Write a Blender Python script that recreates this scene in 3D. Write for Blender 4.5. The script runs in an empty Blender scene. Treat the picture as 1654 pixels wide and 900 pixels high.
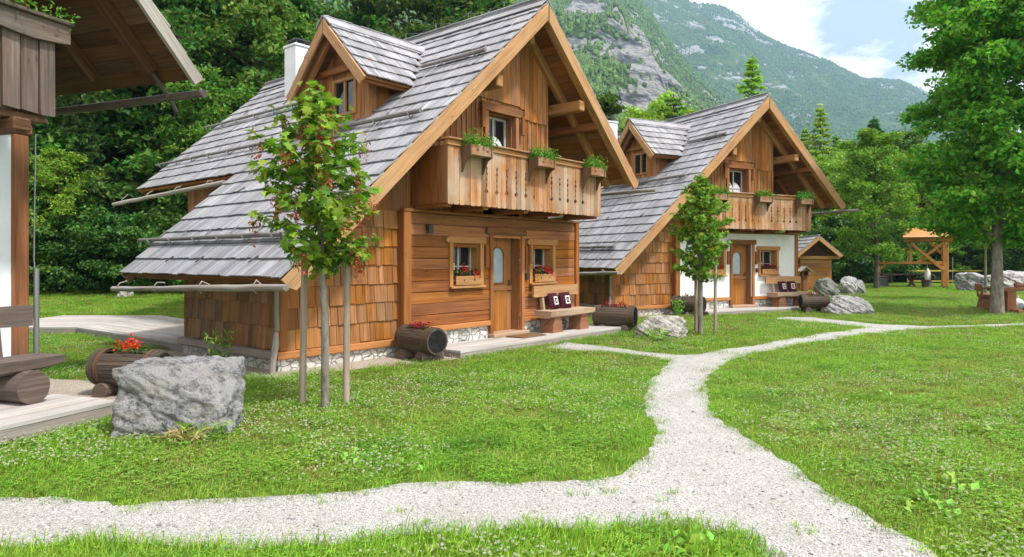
import bpy, math, random
import numpy as np
from mathutils import Vector, Matrix
random.seed(7); RNG = np.random.default_rng(7)
S = bpy.context.scene
COL = S.collection
R = math.radians
F, YH, EYE = 1100.2, 419.5, 1.6          # calibration of the photograph: focal length in px, horizon row, eye height

def at(px, Y, z=0.0):
    return Vector(((px - 827) / F * Y, Y, z))
def ground(px, py, z=0.0):
    Y = (EYE - z) * F / (py - YH)
    return Vector(((px - 827) / F * Y, Y, z))

# ------------------------------------------------------------------ tagging
def tag(o, label=None, cat=None, group=None, kind=None):
    if label: o['label'] = label
    if cat: o['category'] = cat
    if group: o['group'] = group
    if kind: o['kind'] = kind
    return o
def empty(name, loc=(0, 0, 0), rz=0.0, label=None, cat=None, group=None):
    o = bpy.data.objects.new(name, None); COL.objects.link(o)
    o.location = loc; o.rotation_euler = (0, 0, rz)
    return tag(o, label, cat, group)
def kids(o):
    return [c for c in bpy.data.objects if c.parent is o]
def copy_tree(o, parent=None, skip=()):
    c = o.copy(); COL.objects.link(c); c.parent = parent
    for ch in kids(o):
        if ch.name.split('.')[0] in skip: continue
        copy_tree(ch, c, skip)
    return c

# ------------------------------------------------------------------ mesh builder
class MB:
    def __init__(s): s.v = []; s.f = []; s.uv = []; s.smooth = []
    def add(s, vs, fs, uvs, smooth=False):
        n = len(s.v); s.v += [tuple(p) for p in vs]
        for f, u in zip(fs, uvs):
            s.f.append(tuple(i + n for i in f)); s.uv += u; s.smooth.append(smooth)
    def box(s, c, size, M=None, grain=0, ch=0.0, jit=0.0):
        """box with centre c, size (x,y,z), M = 3x3 with the local axes as columns; grain = axis of the wood grain"""
        hx, hy, hz = size[0] / 2, size[1] / 2, size[2] / 2
        c = Vector(c); h = (hx, hy, hz)
        ou, ov = random.random() * 40, random.random() * 40
        P = []; faces = []
        if ch <= 0:
            for sx in (-1, 1):
                for sy in (-1, 1):
                    for sz in (-1, 1): P.append(Vector((sx * hx, sy * hy, sz * hz)))
            faces = [(0, 1, 3, 2), (4, 6, 7, 5), (0, 4, 5, 1), (2, 3, 7, 6), (0, 2, 6, 4), (1, 5, 7, 3)]
        else:
            idx = {}
            for sx in (-1, 1):
                for sy in (-1, 1):
                    for sz in (-1, 1):
                        for a in range(3):
                            q = [sx * hx, sy * hy, sz * hz]
                            for b in range(3):
                                if b != a: q[b] -= math.copysign(ch, q[b])
                            idx[(sx, sy, sz, a)] = len(P); P.append(Vector(q))
            def I(k, a): return idx[(k[0], k[1], k[2], a)]
            for a in range(3):
                b, d = (a + 1) % 3, (a + 2) % 3
                for sg in (-1, 1):
                    ring = []
                    for (sb, sd) in ((-1, -1), (1, -1), (1, 1), (-1, 1)):
                        k = [0, 0, 0]; k[a] = sg; k[b] = sb; k[d] = sd; ring.append(I(k, a))
                    faces.append(tuple(ring if sg > 0 else ring[::-1]))
                for sb in (-1, 1):
                    for sd in (-1, 1):
                        k0 = [0, 0, 0]; k0[a] = -1; k0[b] = sb; k0[d] = sd
                        k1 = list(k0); k1[a] = 1
                        q = (I(k0, b), I(k1, b), I(k1, d), I(k0, d))
                        faces.append(q if sb * sd > 0 else q[::-1])
            for k in [(x, y, z) for x in (-1, 1) for y in (-1, 1) for z in (-1, 1)]:
                t = (I(k, 0), I(k, 1), I(k, 2))
                faces.append(t if k[0] * k[1] * k[2] > 0 else t[::-1])
        if jit:
            P = [p + Vector((random.uniform(-jit, jit), random.uniform(-jit, jit), random.uniform(-jit, jit))) for p in P]
        o1, o2 = [a for a in range(3) if a != grain]
        uvs = []
        for f in faces:
            e1 = P[f[1]] - P[f[0]]; e2 = P[f[2]] - P[f[0]]; n = e1.cross(e2)
            ax = max(range(3), key=lambda a: abs(n[a]))
            if ax == grain: uvs.append([(P[i][o1] + ou, P[i][o2] + ov) for i in f])
            else:
                w = o1 if ax == o2 else o2
                uvs.append([(P[i][grain] + ou, P[i][w] + ov) for i in f])
        W = [c + (M @ p if M is not None else p) for p in P]
        s.add(W, faces, uvs)
    def span(s, lo, hi, grain=0, ch=0.0, jit=0.0):
        lo = Vector(lo); hi = Vector(hi)
        s.box((lo + hi) / 2, hi - lo, None, grain, ch, jit)
    def beam(s, p0, p1, w, h, up=(0, 0, 1), ch=0.012):
        p0 = Vector(p0); p1 = Vector(p1); x = (p1 - p0); L = x.length; x.normalize()
        up = Vector(up); y = up.cross(x).normalized(); z = x.cross(y)
        M = Matrix((x, y, z)).transposed()
        s.box((p0 + p1) / 2, (L, w, h), M, 0, ch)
    def prism(s, pts, o, ax, ay, an, t, grain=1):
        """polygon pts (2D) in the frame o + a*ax + b*ay, extruded by t along an"""
        o = Vector(o); ax = Vector(ax); ay = Vector(ay); an = Vector(an)
        if ax.cross(ay).dot(an) < 0: pts = pts[::-1]
        n = len(pts); ou, ov = random.random() * 40, random.random() * 40
        A = [o + ax * a + ay * b for a, b in pts]
        B = [p + an * t for p in A]
        fs = [tuple(range(n))[::-1], tuple(range(n, 2 * n))]
        def q(i): a, b = pts[i % n]; return (b + ou, a + ov) if grain == 1 else (a + ou, b + ov)
        uv = [[q(i) for i in range(n)][::-1], [q(i) for i in range(n)]]
        for i in range(n):
            j = (i + 1) % n
            fs.append((i, j, n + j, n + i))
            a = q(i); b = q(j); uv.append([a, b, (b[0], b[1] + t), (a[0], a[1] + t)])
        s.add(A + B, fs, uv)
    def tube(s, pts, rad, seg=10, cap=True, smooth=True, wob=0.0):
        pts = [Vector(p) for p in pts]
        if not hasattr(rad, '__len__'): rad = [rad] * len(pts)
        ou = random.random() * 40; V = []; L = 0; Ls = []
        ref = None
        for i, p in enumerate(pts):
            d = (pts[min(i + 1, len(pts) - 1)] - pts[max(i - 1, 0)]).normalized()
            if ref is None:
                ref = Vector((0, 0, 1)) if abs(d.z) < .9 else Vector((1, 0, 0))
            a = d.cross(ref).normalized(); b = d.cross(a).normalized(); ref = b.cross(d) * -1 if False else ref
            if i: L += (p - pts[i - 1]).length
            Ls.append(L)
            for k in range(seg):
                an = 2 * math.pi * k / seg; r = rad[i] * (1 + random.uniform(-wob, wob))
                V.append(p + a * math.cos(an) * r + b * math.sin(an) * r)
        fs = []; uv = []
        per = 2 * math.pi * max(rad)
        for i in range(len(pts) - 1):
            for k in range(seg):
                k2 = (k + 1) % seg
                fs.append((i * seg + k, (i + 1) * seg + k, (i + 1) * seg + k2, i * seg + k2))
                v0, v1 = k / seg * per, (k + 1) / seg * per
                uv.append([(Ls[i] + ou, v0), (Ls[i + 1] + ou, v0), (Ls[i + 1] + ou, v1), (Ls[i] + ou, v1)])
        s.add(V, fs, uv, smooth)
        if cap:
            n = len(pts)
            for ring, rev in ((0, False), (n - 1, True)):
                idx = [ring * seg + k for k in range(seg)]
                P = [V[i] for i in idx]
                if rev: P = P[::-1]
                s.add(P, [tuple(range(seg))], [[(math.cos(2 * math.pi * k / seg) * rad[ring] + ou, math.sin(2 * math.pi * k / seg) * rad[ring]) for k in range(seg)]])
    def build(s, name, mat, parent=None, label=None):
        me = bpy.data.meshes.new(name)
        me.from_pydata(s.v, [], s.f)
        ul = me.uv_layers.new(name='UVMap')
        ul.data.foreach_set('uv', np.array(s.uv, dtype=np.float32).ravel())
        me.polygons.foreach_set('use_smooth', np.array(s.smooth, dtype=bool))
        me.materials.append(mat); me.update()
        o = bpy.data.objects.new(name, me); COL.objects.link(o); o.parent = parent
        if label: o['label'] = label
        return o

def np_mesh(name, V, Fa, mat, parent=None, smooth=False, link=True):
    """V (n,3); Fa (m,k) all faces with k corners"""
    me = bpy.data.meshes.new(name); V = np.asarray(V, np.float32); Fa = np.asarray(Fa, np.int32)
    m, k = Fa.shape
    me.vertices.add(len(V)); me.vertices.foreach_set('co', V.ravel())
    me.loops.add(m * k); me.loops.foreach_set('vertex_index', Fa.ravel())
    me.polygons.add(m); me.polygons.foreach_set('loop_start', np.arange(0, m * k, k, dtype=np.int32))
    me.polygons.foreach_set('use_smooth', np.full(m, smooth, bool))
    me.update(calc_edges=True); me.validate()
    me.materials.append(mat)
    o = bpy.data.objects.new(name, me)
    if link: COL.objects.link(o)
    o.parent = parent
    return o

# ------------------------------------------------------------------ fractal noise (numpy)
def vnoise(x, y, seed=0):
    xi = np.floor(x).astype(np.int64); yi = np.floor(y).astype(np.int64)
    fx = x - xi; fy = y - yi; fx = fx * fx * (3 - 2 * fx); fy = fy * fy * (3 - 2 * fy)
    def h(a, b):
        n = (a * 374761393 + b * 668265263 + seed * 974634777) & 0xFFFFFFFF
        n = ((n ^ (n >> 13)) * 1274126177) & 0xFFFFFFFF
        return ((n ^ (n >> 16)) & 0xFFFF) / 65535.0
    a = h(xi, yi); b = h(xi + 1, yi); c = h(xi, yi + 1); d = h(xi + 1, yi + 1)
    return (a * (1 - fx) + b * fx) * (1 - fy) + (c * (1 - fx) + d * fx) * fy
def fbm(x, y, o=5, seed=0, gain=.5):
    t = 0; a = 1; n = 0
    for i in range(o):
        t = t + a * vnoise(x * 2 ** i, y * 2 ** i, seed + i * 17); n += a; a *= gain
    return t / n

# ------------------------------------------------------------------ materials
class NT:
    def __init__(s, name):
        s.m = bpy.data.materials.new(name); s.m.use_nodes = True
        s.t = s.m.node_tree; s.n = s.t.nodes; s.l = s.t.links
        s.b = s.n['Principled BSDF']; s.out = s.n['Material Output']
    def new(s, ty, **kw):
        n = s.n.new(ty)
        for k, v in kw.items(): setattr(n, k, v)
        return n
    def link(s, a, b): s.l.new(a, b)
    def noise(s, vec, scale, detail=4, rough=.55):
        n = s.new('ShaderNodeTexNoise'); n.inputs['Scale'].default_value = scale
        n.inputs['Detail'].default_value = detail; n.inputs['Roughness'].default_value = rough
        if vec is not None: s.link(vec, n.inputs['Vector'])
        return n.outputs['Fac']
    def mapping(s, vec, scale=(1, 1, 1), loc=(0, 0, 0)):
        n = s.new('ShaderNodeMapping'); n.inputs['Scale'].default_value = scale; n.inputs['Location'].default_value = loc
        s.link(vec, n.inputs['Vector']); return n.outputs['Vector']
    def ramp(s, fac, stops, interp='LINEAR'):
        n = s.new('ShaderNodeValToRGB'); n.color_ramp.interpolation = interp
        e = n.color_ramp.elements
        while len(e) < len(stops): e.new(.5)
        for el, (p, c) in zip(e, stops):
            el.position = p; el.color = (*c, 1) if len(c) == 3 else c
        s.link(fac, n.inputs['Fac']); return n.outputs['Color']
    def mix(s, fac, a, b, mode='MIX'):
        n = s.new('ShaderNodeMix', data_type='RGBA', blend_type=mode)
        for sock, v in ((n.inputs[0], fac), (n.inputs[6], a), (n.inputs[7], b)):
            if hasattr(v, 'links') or hasattr(v, 'is_linked'): s.link(v, sock)
            elif hasattr(v, '__len__'): sock.default_value = (*v, 1)
            else: sock.default_value = v
        return n.outputs[2]
    def math(s, op, a, b=None, clamp=False):
        n = s.new('ShaderNodeMath', operation=op, use_clamp=clamp)
        for i, v in enumerate((a, b)):
            if v is None: continue
            if hasattr(v, 'is_linked'): s.link(v, n.inputs[i])
            else: n.inputs[i].default_value = v
        return n.outputs[0]
    def maprange(s, v, a, b, c, d):
        n = s.new('ShaderNodeMapRange'); s.link(v, n.inputs[0])
        for i, q in enumerate((a, b, c, d)): n.inputs[i + 1].default_value = q
        return n.outputs[0]
    def bump(s, h, strength=.3, dist=.01):
        n = s.new('ShaderNodeBump'); n.inputs['Strength'].default_value = strength; n.inputs['Distance'].default_value = dist
        s.link(h, n.inputs['Height']); s.link(n.outputs['Normal'], s.b.inputs['Normal'])
    def base(s, c, rough=.7, spec=.3):
        if hasattr(c, 'is_linked'): s.link(c, s.b.inputs['Base Color'])
        else: s.b.inputs['Base Color'].default_value = (*c, 1)
        if hasattr(rough, 'is_linked'): s.link(rough, s.b.inputs['Roughness'])
        else: s.b.inputs['Roughness'].default_value = rough
        s.b.inputs['Specular IOR Level'].default_value = spec
        return s.m

def wood(name, dark, mid, light, var=.3, grey=None, grey_amt=.0, rough=.7, knots=True, spec=.25, along=1.6, across=38):
    t = NT(name)
    uv = t.new('ShaderNodeTexCoord').outputs['UV']
    isl = t.new('ShaderNodeNewGeometry').outputs['Random Per Island']
    g = t.noise(t.mapping(uv, (along, across, 1)), 1.0, 6, .62)
    g2 = t.noise(t.mapping(uv, (along * .5, across * .22, 1)), 1.0, 3, .5)
    c = t.ramp(t.math('ADD', t.math('MULTIPLY', g, .6), t.math('MULTIPLY', g2, .4)), [(.3, dark), (.5, mid), (.72, light)])
    big = t.noise(t.mapping(uv, (.9, 3.5, 1)), 1.0, 3, .5)
    c = t.mix(t.maprange(big, .38, .72, 0, .55), c, t.mix(1.0, c, (.72, .62, .55), 'MULTIPLY'))
    if knots:
        vo = t.new('ShaderNodeTexVoronoi'); vo.inputs['Scale'].default_value = 1.0
        t.link(t.mapping(uv, (2.2, 7, 1)), vo.inputs['Vector'])
        c = t.mix(t.maprange(vo.outputs['Distance'], .04, .11, .75, 0), c, (dark[0] * .4, dark[1] * .35, dark[2] * .35))
    if grey is not None:
        gp = t.noise(t.new('ShaderNodeNewGeometry').outputs['Position'], 1.3, 4, .6)
        c = t.mix(t.maprange(gp, .42, .62, 0, grey_amt), c, grey)
    h = t.new('ShaderNodeHueSaturation'); t.link(c, h.inputs['Color'])
    t.link(t.maprange(isl, 0, 1, 1 - var, 1 + var), h.inputs['Value'])
    r2 = t.math('FRACT', t.math('MULTIPLY', isl, 37.7))
    t.link(t.maprange(r2, 0, 1, .5 - .006 * min(1, var * 3), .5 + .005 * min(1, var * 3)), h.inputs['Hue'])
    t.link(t.maprange(t.math('FRACT', t.math('MULTIPLY', isl, 91.3)), 0, 1, .88, 1.06), h.inputs['Saturation'])
    t.bump(g, .35, .004)
    return t.base(h.outputs['Color'], rough, spec)

M = {}
M['frame'] = wood('window_frames', (.24, .095, .022), (.44, .205, .060), (.56, .30, .105), .10)
M['larch'] = wood('larch_wood', (.08, .028, .008), (.31, .122, .030), (.50, .23, .072), .30, grey=(.22, .115, .055), grey_amt=.4)
M['log'] = wood('log_boards', (.075, .023, .006), (.30, .106, .024), (.50, .218, .060), .28, along=1.0, grey=(.20, .085, .035), grey_amt=.35)
M['shake'] = wood('wall_shakes', (.08, .028, .007), (.31, .122, .028), (.50, .225, .066), .24, grey=(.22, .115, .05), grey_amt=.5, knots=False)
M['shake_shaded'] = wood('wall_shakes_shaded', (.085, .036, .012), (.27, .125, .043), (.38, .19, .075), .36, grey=(.11, .062, .03), grey_amt=.5, knots=False)  # darker copy of the shakes; shade of the side wall put into the colour
M['pale'] = wood('pale_larch', (.17, .076, .022), (.39, .190, .064), (.52, .29, .115), .14, grey=(.36, .25, .15), grey_amt=.25)
M['post'] = wood('corner_posts', (.16, .055, .013), (.31, .122, .032), (.42, .182, .056), .12)
M['baseboard'] = wood('base_boards', (.22, .085, .025), (.44, .19, .06), (.55, .27, .1), .1)
M['under'] = wood('roof_boarding', (.13, .045, .013), (.28, .11, .033), (.38, .165, .055), .22)
M['balcony'] = wood('balcony_boards', (.12, .048, .015), (.32, .145, .052), (.51, .28, .125), .28, grey=(.36, .27, .20), grey_amt=.75)
M['balcony_side'] = wood('balcony_side_boards', (.11, .035, .009), (.27, .098, .026), (.37, .15, .045), .14)
M['roof'] = wood('roof_shingles', (.14, .142, .158), (.285, .287, .312), (.43, .434, .465), .22, grey=(.16, .155, .16), grey_amt=.5, knots=False, rough=.62, along=1.2, across=60)
M['greywood'] = wood('weathered_wood', (.16, .135, .12), (.30, .265, .24), (.42, .38, .35), .16, knots=False)
M['pole'] = wood('weathered_poles', (.075, .068, .065), (.165, .152, .145), (.27, .255, .25), .2, knots=False)
M['deck'] = wood('deck_boards', (.27, .25, .235), (.42, .395, .375), (.54, .515, .49), .12, knots=False)
M['old'] = wood('old_boards', (.045, .028, .020), (.125, .088, .070), (.24, .185, .158), .26, grey=(.085, .070, .064), grey_amt=.6)
M['olddark'] = wood('old_dark_timber', (.048, .022, .009), (.115, .056, .024), (.19, .098, .045), .24)
M['oldpost'] = wood('old_corner_post', (.09, .035, .014), (.23, .095, .038), (.34, .16, .072), .1, grey=(.12, .07, .045), grey_amt=.5)
M['barrel'] = wood('barrel_staves', (.032, .023, .017), (.080, .060, .047), (.145, .115, .094), .16)
M['barrel_end'] = wood('barrel_end', (.006, .006, .006), (.016, .0155, .0155), (.04, .04, .04), .1, knots=False, rough=.9, spec=.1)
M['log_end'] = wood('log_ends', (.16, .09, .045), (.30, .18, .095), (.42, .27, .16), .15, knots=False)
M['bench'] = wood('bench_planks', (.24, .135, .075), (.42, .27, .165), (.55, .39, .26), .12, grey=(.40, .34, .29), grey_amt=.5)
M['bench_red'] = wood('bench_legs', (.12, .042, .02), (.25, .10, .046), (.35, .16, .08), .12)
M['door'] = wood('door_panels', (.17, .062, .012), (.34, .135, .027), (.45, .195, .045), .08, along=1.0)

def flat(name, c, rough=.6, spec=.3, nz=None, bump=0, metal=0):
    t = NT(name)
    pos = t.new('ShaderNodeTexCoord').outputs['Object']
    col = c
    if nz:
        f = t.noise(pos, nz[0], 6, .6); col = t.mix(t.maprange(f, .3, .7, 0, 1), c, nz[1])
        if bump: t.bump(f, bump, .01)
    t.b.inputs['Metallic'].default_value = metal
    return t.base(col, rough, spec)
M['plaster'] = flat('white_plaster', (.74, .75, .755), .9, .1, (3.0, (.66, .67, .675)), .15)
M['plaster_old'] = flat('old_white_plaster', (.72, .76, .80), .9, .1, (2.0, (.62, .66, .70)), .2)
M['chim'] = flat('chimney_plaster', (.62, .64, .66), .9, .1, (4.0, (.54, .56, .58)), .2)
M['metal'] = flat('dark_metal', (.03, .03, .032), .5, .5)
M['zinc'] = flat('zinc_wire', (.24, .245, .25), .4, .5, metal=.6)
M['pipe'] = flat('downpipe_metal', (.17, .17, .14), .5, .4, (6, (.22, .2, .16)))
M['glass'] = flat('window_glass', (.012, .014, .017), .04, .6)
M['frost'] = flat('frosted_glass', (.27, .35, .40), .12, .6, (7.0, (.36, .44, .49)))
M['sash'] = flat('white_sash', (.42, .41, .38), .5)
M['curtain'] = flat('curtain_cloth', (.7, .7, .72), .9, .1, (14, (.5, .5, .53)))
M['soil'] = flat('dark_soil', (.02, .016, .013), .95, .1, (30, (.05, .04, .03)), .5)
M['maroon'] = flat('maroon_cloth', (.06, .014, .022), .95, .1, (60, (.04, .010, .016)), .2)
M['redcloth'] = flat('red_cloth', (.25, .015, .05), .9, .1, (50, (.18, .01, .04)))
M['whitecloth'] = flat('white_cloth', (.7, .68, .66), .9, .1, (40, (.6, .58, .56)))
M['yellow'] = flat('yellow_tape', (.40, .31, .05), .6)
M['mat'] = flat('coir_doormat', (.21, .12, .06), .95, .05, (80, (.12, .065, .03)), .6)
M['concrete'] = flat('pale_concrete', (.36, .35, .33), .9, .1, (6, (.28, .27, .26)))

def stones():
    t = NT('plinth_stones'); pos = t.new('ShaderNodeTexCoord').outputs['Object']
    vo = t.new('ShaderNodeTexVoronoi', feature='DISTANCE_TO_EDGE'); vo.inputs['Scale'].default_value = 7.5
    vc = t.new('ShaderNodeTexVoronoi'); vc.inputs['Scale'].default_value = 7.5
    nn_ = t.new('ShaderNodeTexNoise'); nn_.inputs['Scale'].default_value = 5; nn_.inputs['Detail'].default_value = 3; t.link(pos, nn_.inputs['Vector']); mp = t.mix(.16, t.mapping(pos, (1, 1, 1.2)), nn_.outputs['Color']); t.link(mp, vo.inputs['Vector']); t.link(mp, vc.inputs['Vector'])
    e = t.maprange(vo.outputs['Distance'], .02, .09, 0, 1)
    bw = t.new('ShaderNodeRGBToBW'); t.link(vc.outputs['Color'], bw.inputs[0])
    c = t.ramp(bw.outputs[0], [(.2, (.46, .43, .39)), (.5, (.64, .62, .58)), (.8, (.74, .72, .68))])
    c = t.mix(t.maprange(t.noise(pos, 14, 5), .35, .7, 0, .5), c, (.40, .37, .33))
    t.bump(e, .9, .03)
    return t.base(t.mix(e, (.37, .35, .32), c), .9, .1)
M['stone'] = stones()

def rock(name, a, b, c, scale=1.0, moss=0.0):
    t = NT(name); pos = t.new('ShaderNodeTexCoord').outputs['Object']
    oi = t.new('ShaderNodeObjectInfo')
    va = t.new('ShaderNodeVectorMath', operation='ADD'); t.link(pos, va.inputs[0]); t.link(oi.outputs['Location'], va.inputs[1])
    p = va.outputs[0]
    n1 = t.noise(p, 3.4 * scale, 12, .74); n2 = t.noise(p, 17 * scale, 10, .78); n3 = t.noise(t.mapping(p, (1, 1, 2.6)), 1.7 * scale, 5, .6)
    f = t.math('ADD', t.math('MULTIPLY', n1, .6), t.math('MULTIPLY', n2, .4))
    col = t.ramp(f, [(.40, a), (.47, b), (.54, c), (.64, b)])
    col = t.mix(t.maprange(n3, .52, .68, 0, .6), col, (c[0] * .95, c[1] * .9, c[2] * .8))
    if moss: col = t.mix(t.maprange(t.noise(p, 2.0, 4), .5, .62, 0, moss), col, (.07, .085, .03))
    t.bump(f, 1.0, .11)
    return t.base(col, .92, .15)
M['rock'] = rock('limestone', (.085, .085, .088), (.235, .232, .238), (.44, .437, .44), 2.1, .15)
M['rock_pale'] = rock('pale_limestone', (.13, .115, .10), (.33, .31, .28), (.52, .50, .465), 1.3, .25)
M['rock_dark'] = rock('dark_stone', (.07, .07, .065), (.15, .15, .14), (.25, .25, .235), 1.0, .35)
M['rock_far'] = rock('far_limestone', (.11, .105, .10), (.27, .262, .255), (.44, .43, .415), .9)

def leaf(name, a, b, trans=.35, var=.35, rough=.5, hue=.03, obvar=.25, patch=None):
    t = NT(name)
    isl = t.new('ShaderNodeNewGeometry').outputs['Random Per Island']
    obr = t.new('ShaderNodeObjectInfo').outputs['Random']
    c = t.mix(isl, a, b)
    if patch:
        ps = t.new('ShaderNodeNewGeometry').outputs['Position']
        c = t.mix(t.maprange(t.noise(ps, .55, 4, .6), .46, .66, 0, .75), c, patch[0])
        c = t.mix(t.maprange(t.noise(t.mapping(ps, (1, 1, 1), (7, 3, 0)), 1.1, 5, .65), .50, .68, 0, .7), c, patch[1])
    h = t.new('ShaderNodeHueSaturation'); t.link(c, h.inputs['Color'])
    r2 = t.math('FRACT', t.math('MULTIPLY', isl, 53.1))
    v = t.math('MULTIPLY', t.maprange(r2, 0, 1, 1 - var, 1 + var), t.maprange(obr, 0, 1, 1 - obvar, 1 + obvar))
    t.link(v, h.inputs['Value'])
    t.link(t.math('ADD', t.maprange(t.math('FRACT', t.math('MULTIPLY', isl, 17.3)), 0, 1, .5 - hue, .5 + hue), t.maprange(t.math('FRACT', t.math('MULTIPLY', obr, 7.7)), 0, 1, -hue * .6, hue * .6)), h.inputs['Hue'])
    m = t.base(h.outputs['Color'], rough, .25)
    tr = t.new('ShaderNodeBsdfTranslucent')
    t.link(t.mix(1.0, h.outputs['Color'], (1.0, 1.05, .5), 'MULTIPLY'), tr.inputs['Color'])
    ms = t.new('ShaderNodeMixShader'); ms.inputs[0].default_value = trans
    t.link(t.b.outputs[0], ms.inputs[1]); t.link(tr.outputs[0], ms.inputs[2]); t.link(ms.outputs[0], t.out.inputs['Surface'])
    return m
M['leaf_forest'] = leaf('forest_leaves', (.040, .120, .018), (.125, .255, .032), .42, var=.42, obvar=.42, hue=.04)
M['leaf_light'] = leaf('light_leaves', (.13, .27, .022), (.27, .42, .045), .42)
M['leaf_shrub_shaded'] = leaf('shrub_leaves', (.032, .095, .016), (.085, .185, .026), .3)  # leaf colour darkened to stand for the deep shade low in the forest
M['leaf_big'] = leaf('lawn_tree_leaves', (.080, .225, .022), (.23, .43, .042), .45, obvar=0)
M['leaf_maple'] = leaf('maple_leaves', (.055, .165, .020), (.23, .39, .036), .45, obvar=0)
M['leaf_maple2'] = leaf('young_tree_leaves', (.08, .21, .022), (.23, .39, .036), .45, obvar=0)
M['needle'] = leaf('spruce_needles', (.040, .115, .026), (.095, .20, .042), .25)
M['needle_light'] = leaf('larch_needles', (.19, .34, .045), (.31, .47, .075), .4)
M['samara'] = leaf('red_seed_wings', (.34, .045, .03), (.46, .12, .06), .35, hue=.02)
M['geran_leaf'] = leaf('geranium_leaves', (.022, .068, .018), (.06, .13, .028), .2, obvar=0)
M['box_leaf'] = leaf('box_plant_leaves', (.065, .21, .025), (.14, .33, .04), .35, obvar=.1)
M['geran_red'] = leaf('geranium_petals', (.42, .006, .012), (.62, .02, .03), .2, var=.25, hue=.01, obvar=.05)
M['geran_dark'] = leaf('dark_geranium_petals', (.20, .004, .022), (.36, .01, .03), .2, var=.3, hue=.01, obvar=.05)
M['geran_orange'] = leaf('orange_red_petals', (.62, .02, .008), (.75, .06, .01), .2, var=.2, hue=.01, obvar=.0)
M['grass'] = leaf('grass_blades', (.135, .31, .022), (.26, .45, .045), .35, var=.30, hue=.02, obvar=.25, patch=((.27, .37, .06), (.10, .27, .025)))
M['clover'] = leaf('clover_leaves', (.12, .305, .026), (.24, .43, .042), .35, var=.28, hue=.025, obvar=.3, patch=((.22, .35, .05), (.08, .25, .028)))
M['dry'] = leaf('dry_grass', (.22, .21, .06), (.34, .29, .11), .3, var=.25, hue=.02, obvar=.2)
M['weed'] = leaf('weed_leaves', (.11, .26, .028), (.19, .37, .05), .25, obvar=.15)
M['blossom'] = leaf('clover_blossom', (.48, .49, .38), (.62, .61, .53), .3, var=.1, hue=.02, obvar=.1)
M['mtn_leaf'] = leaf('mountain_trees', (.035, .095, .018), (.085, .17, .026), .12, var=.15, hue=.02, obvar=.4)

def bark(name, a, b, sc=1.0):
    t = NT(name); pos = t.new('ShaderNodeTexCoord').outputs['Object']
    n = t.noise(t.mapping(pos, (14 * sc, 14 * sc, 4 * sc)), 1.0, 7, .65)
    l = t.noise(t.mapping(pos, (5, 5, 5)), 1.0, 3)
    c = t.ramp(n, [(.35, a), (.65, b)])
    c = t.mix(t.maprange(l, .55, .68, 0, .35), c, (.22, .24, .20))
    t.bump(n, .6, .02)
    return t.base(c, .92, .1)
M['bark'] = bark('grey_bark', (.10, .085, .07), (.25, .225, .195))
M['bark_dark'] = bark('dark_bark', (.045, .035, .027), (.12, .095, .075))
M['stake'] = wood('stake_wood', (.17, .125, .09), (.30, .235, .18), (.40, .33, .265), .12, knots=False)

def lawn_mat():
    t = NT('lawn_ground'); pos = t.new('ShaderNodeNewGeometry').outputs['Position']
    n = t.noise(pos, 2.2, 8, .7); b = t.noise(pos, .35, 4, .6); f = t.noise(pos, 28, 5, .7)
    c = t.ramp(n, [(.35, (.065, .125, .014)), (.55, (.11, .19, .02)), (.75, (.19, .22, .045))])
    c = t.mix(t.maprange(b, .5, .68, 0, .5), c, (.15, .15, .045))
    c = t.mix(t.maprange(f, .45, .7, 0, .35), c, (.05, .05, .02))
    t.bump(f, .7, .03)
    return t.base(c, .95, .1)
M['lawn'] = lawn_mat()
def gravel_mat(name, a, b, c):
    t = NT(name); pos = t.new('ShaderNodeNewGeometry').outputs['Position']
    vo = t.new('ShaderNodeTexVoronoi'); vo.inputs['Scale'].default_value = 105; t.link(pos, vo.inputs['Vector'])
    bw = t.new('ShaderNodeRGBToBW'); t.link(vo.outputs['Color'], bw.inputs[0])
    col = t.ramp(bw.outputs[0], [(.2, a), (.5, b), (.85, c)])
    big = t.noise(pos, 1.6, 6, .65); fine = t.noise(pos, 45, 6, .75)
    col = t.mix(t.maprange(big, .45, .72, 0, .6), col, (b[0] * .74, b[1] * .71, b[2] * .66))
    col = t.mix(t.maprange(fine, .56, .7, 0, .6), col, (a[0] * .6, a[1] * .58, a[2] * .55))
    t.bump(vo.outputs['Distance'], .8, .012)
    return t.base(col, .95, .1)
M['gravel'] = gravel_mat('path_gravel', (.27, .26, .246), (.40, .387, .367), (.525, .512, .49))
M['gravel_warm'] = gravel_mat('warm_gravel', (.27, .23, .18), (.42, .36, .29), (.54, .48, .40))
def pebble_mat():
    t = NT('loose_pebbles'); r = t.new('ShaderNodeObjectInfo').outputs['Random']
    return t.base(t.ramp(r, [(0, (.12, .118, .115)), (.25, (.34, .332, .32)), (.8, (.54, .527, .505)), (1, (.38, .33, .27))]), .9, .15)
M['pebble'] = pebble_mat()
# =================================================================== chalets
UR, ZR, PI_, OF, Y2, UL, V1 = 3.0, 6.54, .917, -.71, 9.43, -2.67, 4.55
CP = math.cos(math.atan(PI_)); SN = math.sin(math.atan(PI_))
UU, UE = -.48, 6.457
def zroof(u): return ZR - PI_ * abs(u - UR)
def zund(u): return zroof(u) - .17

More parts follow.
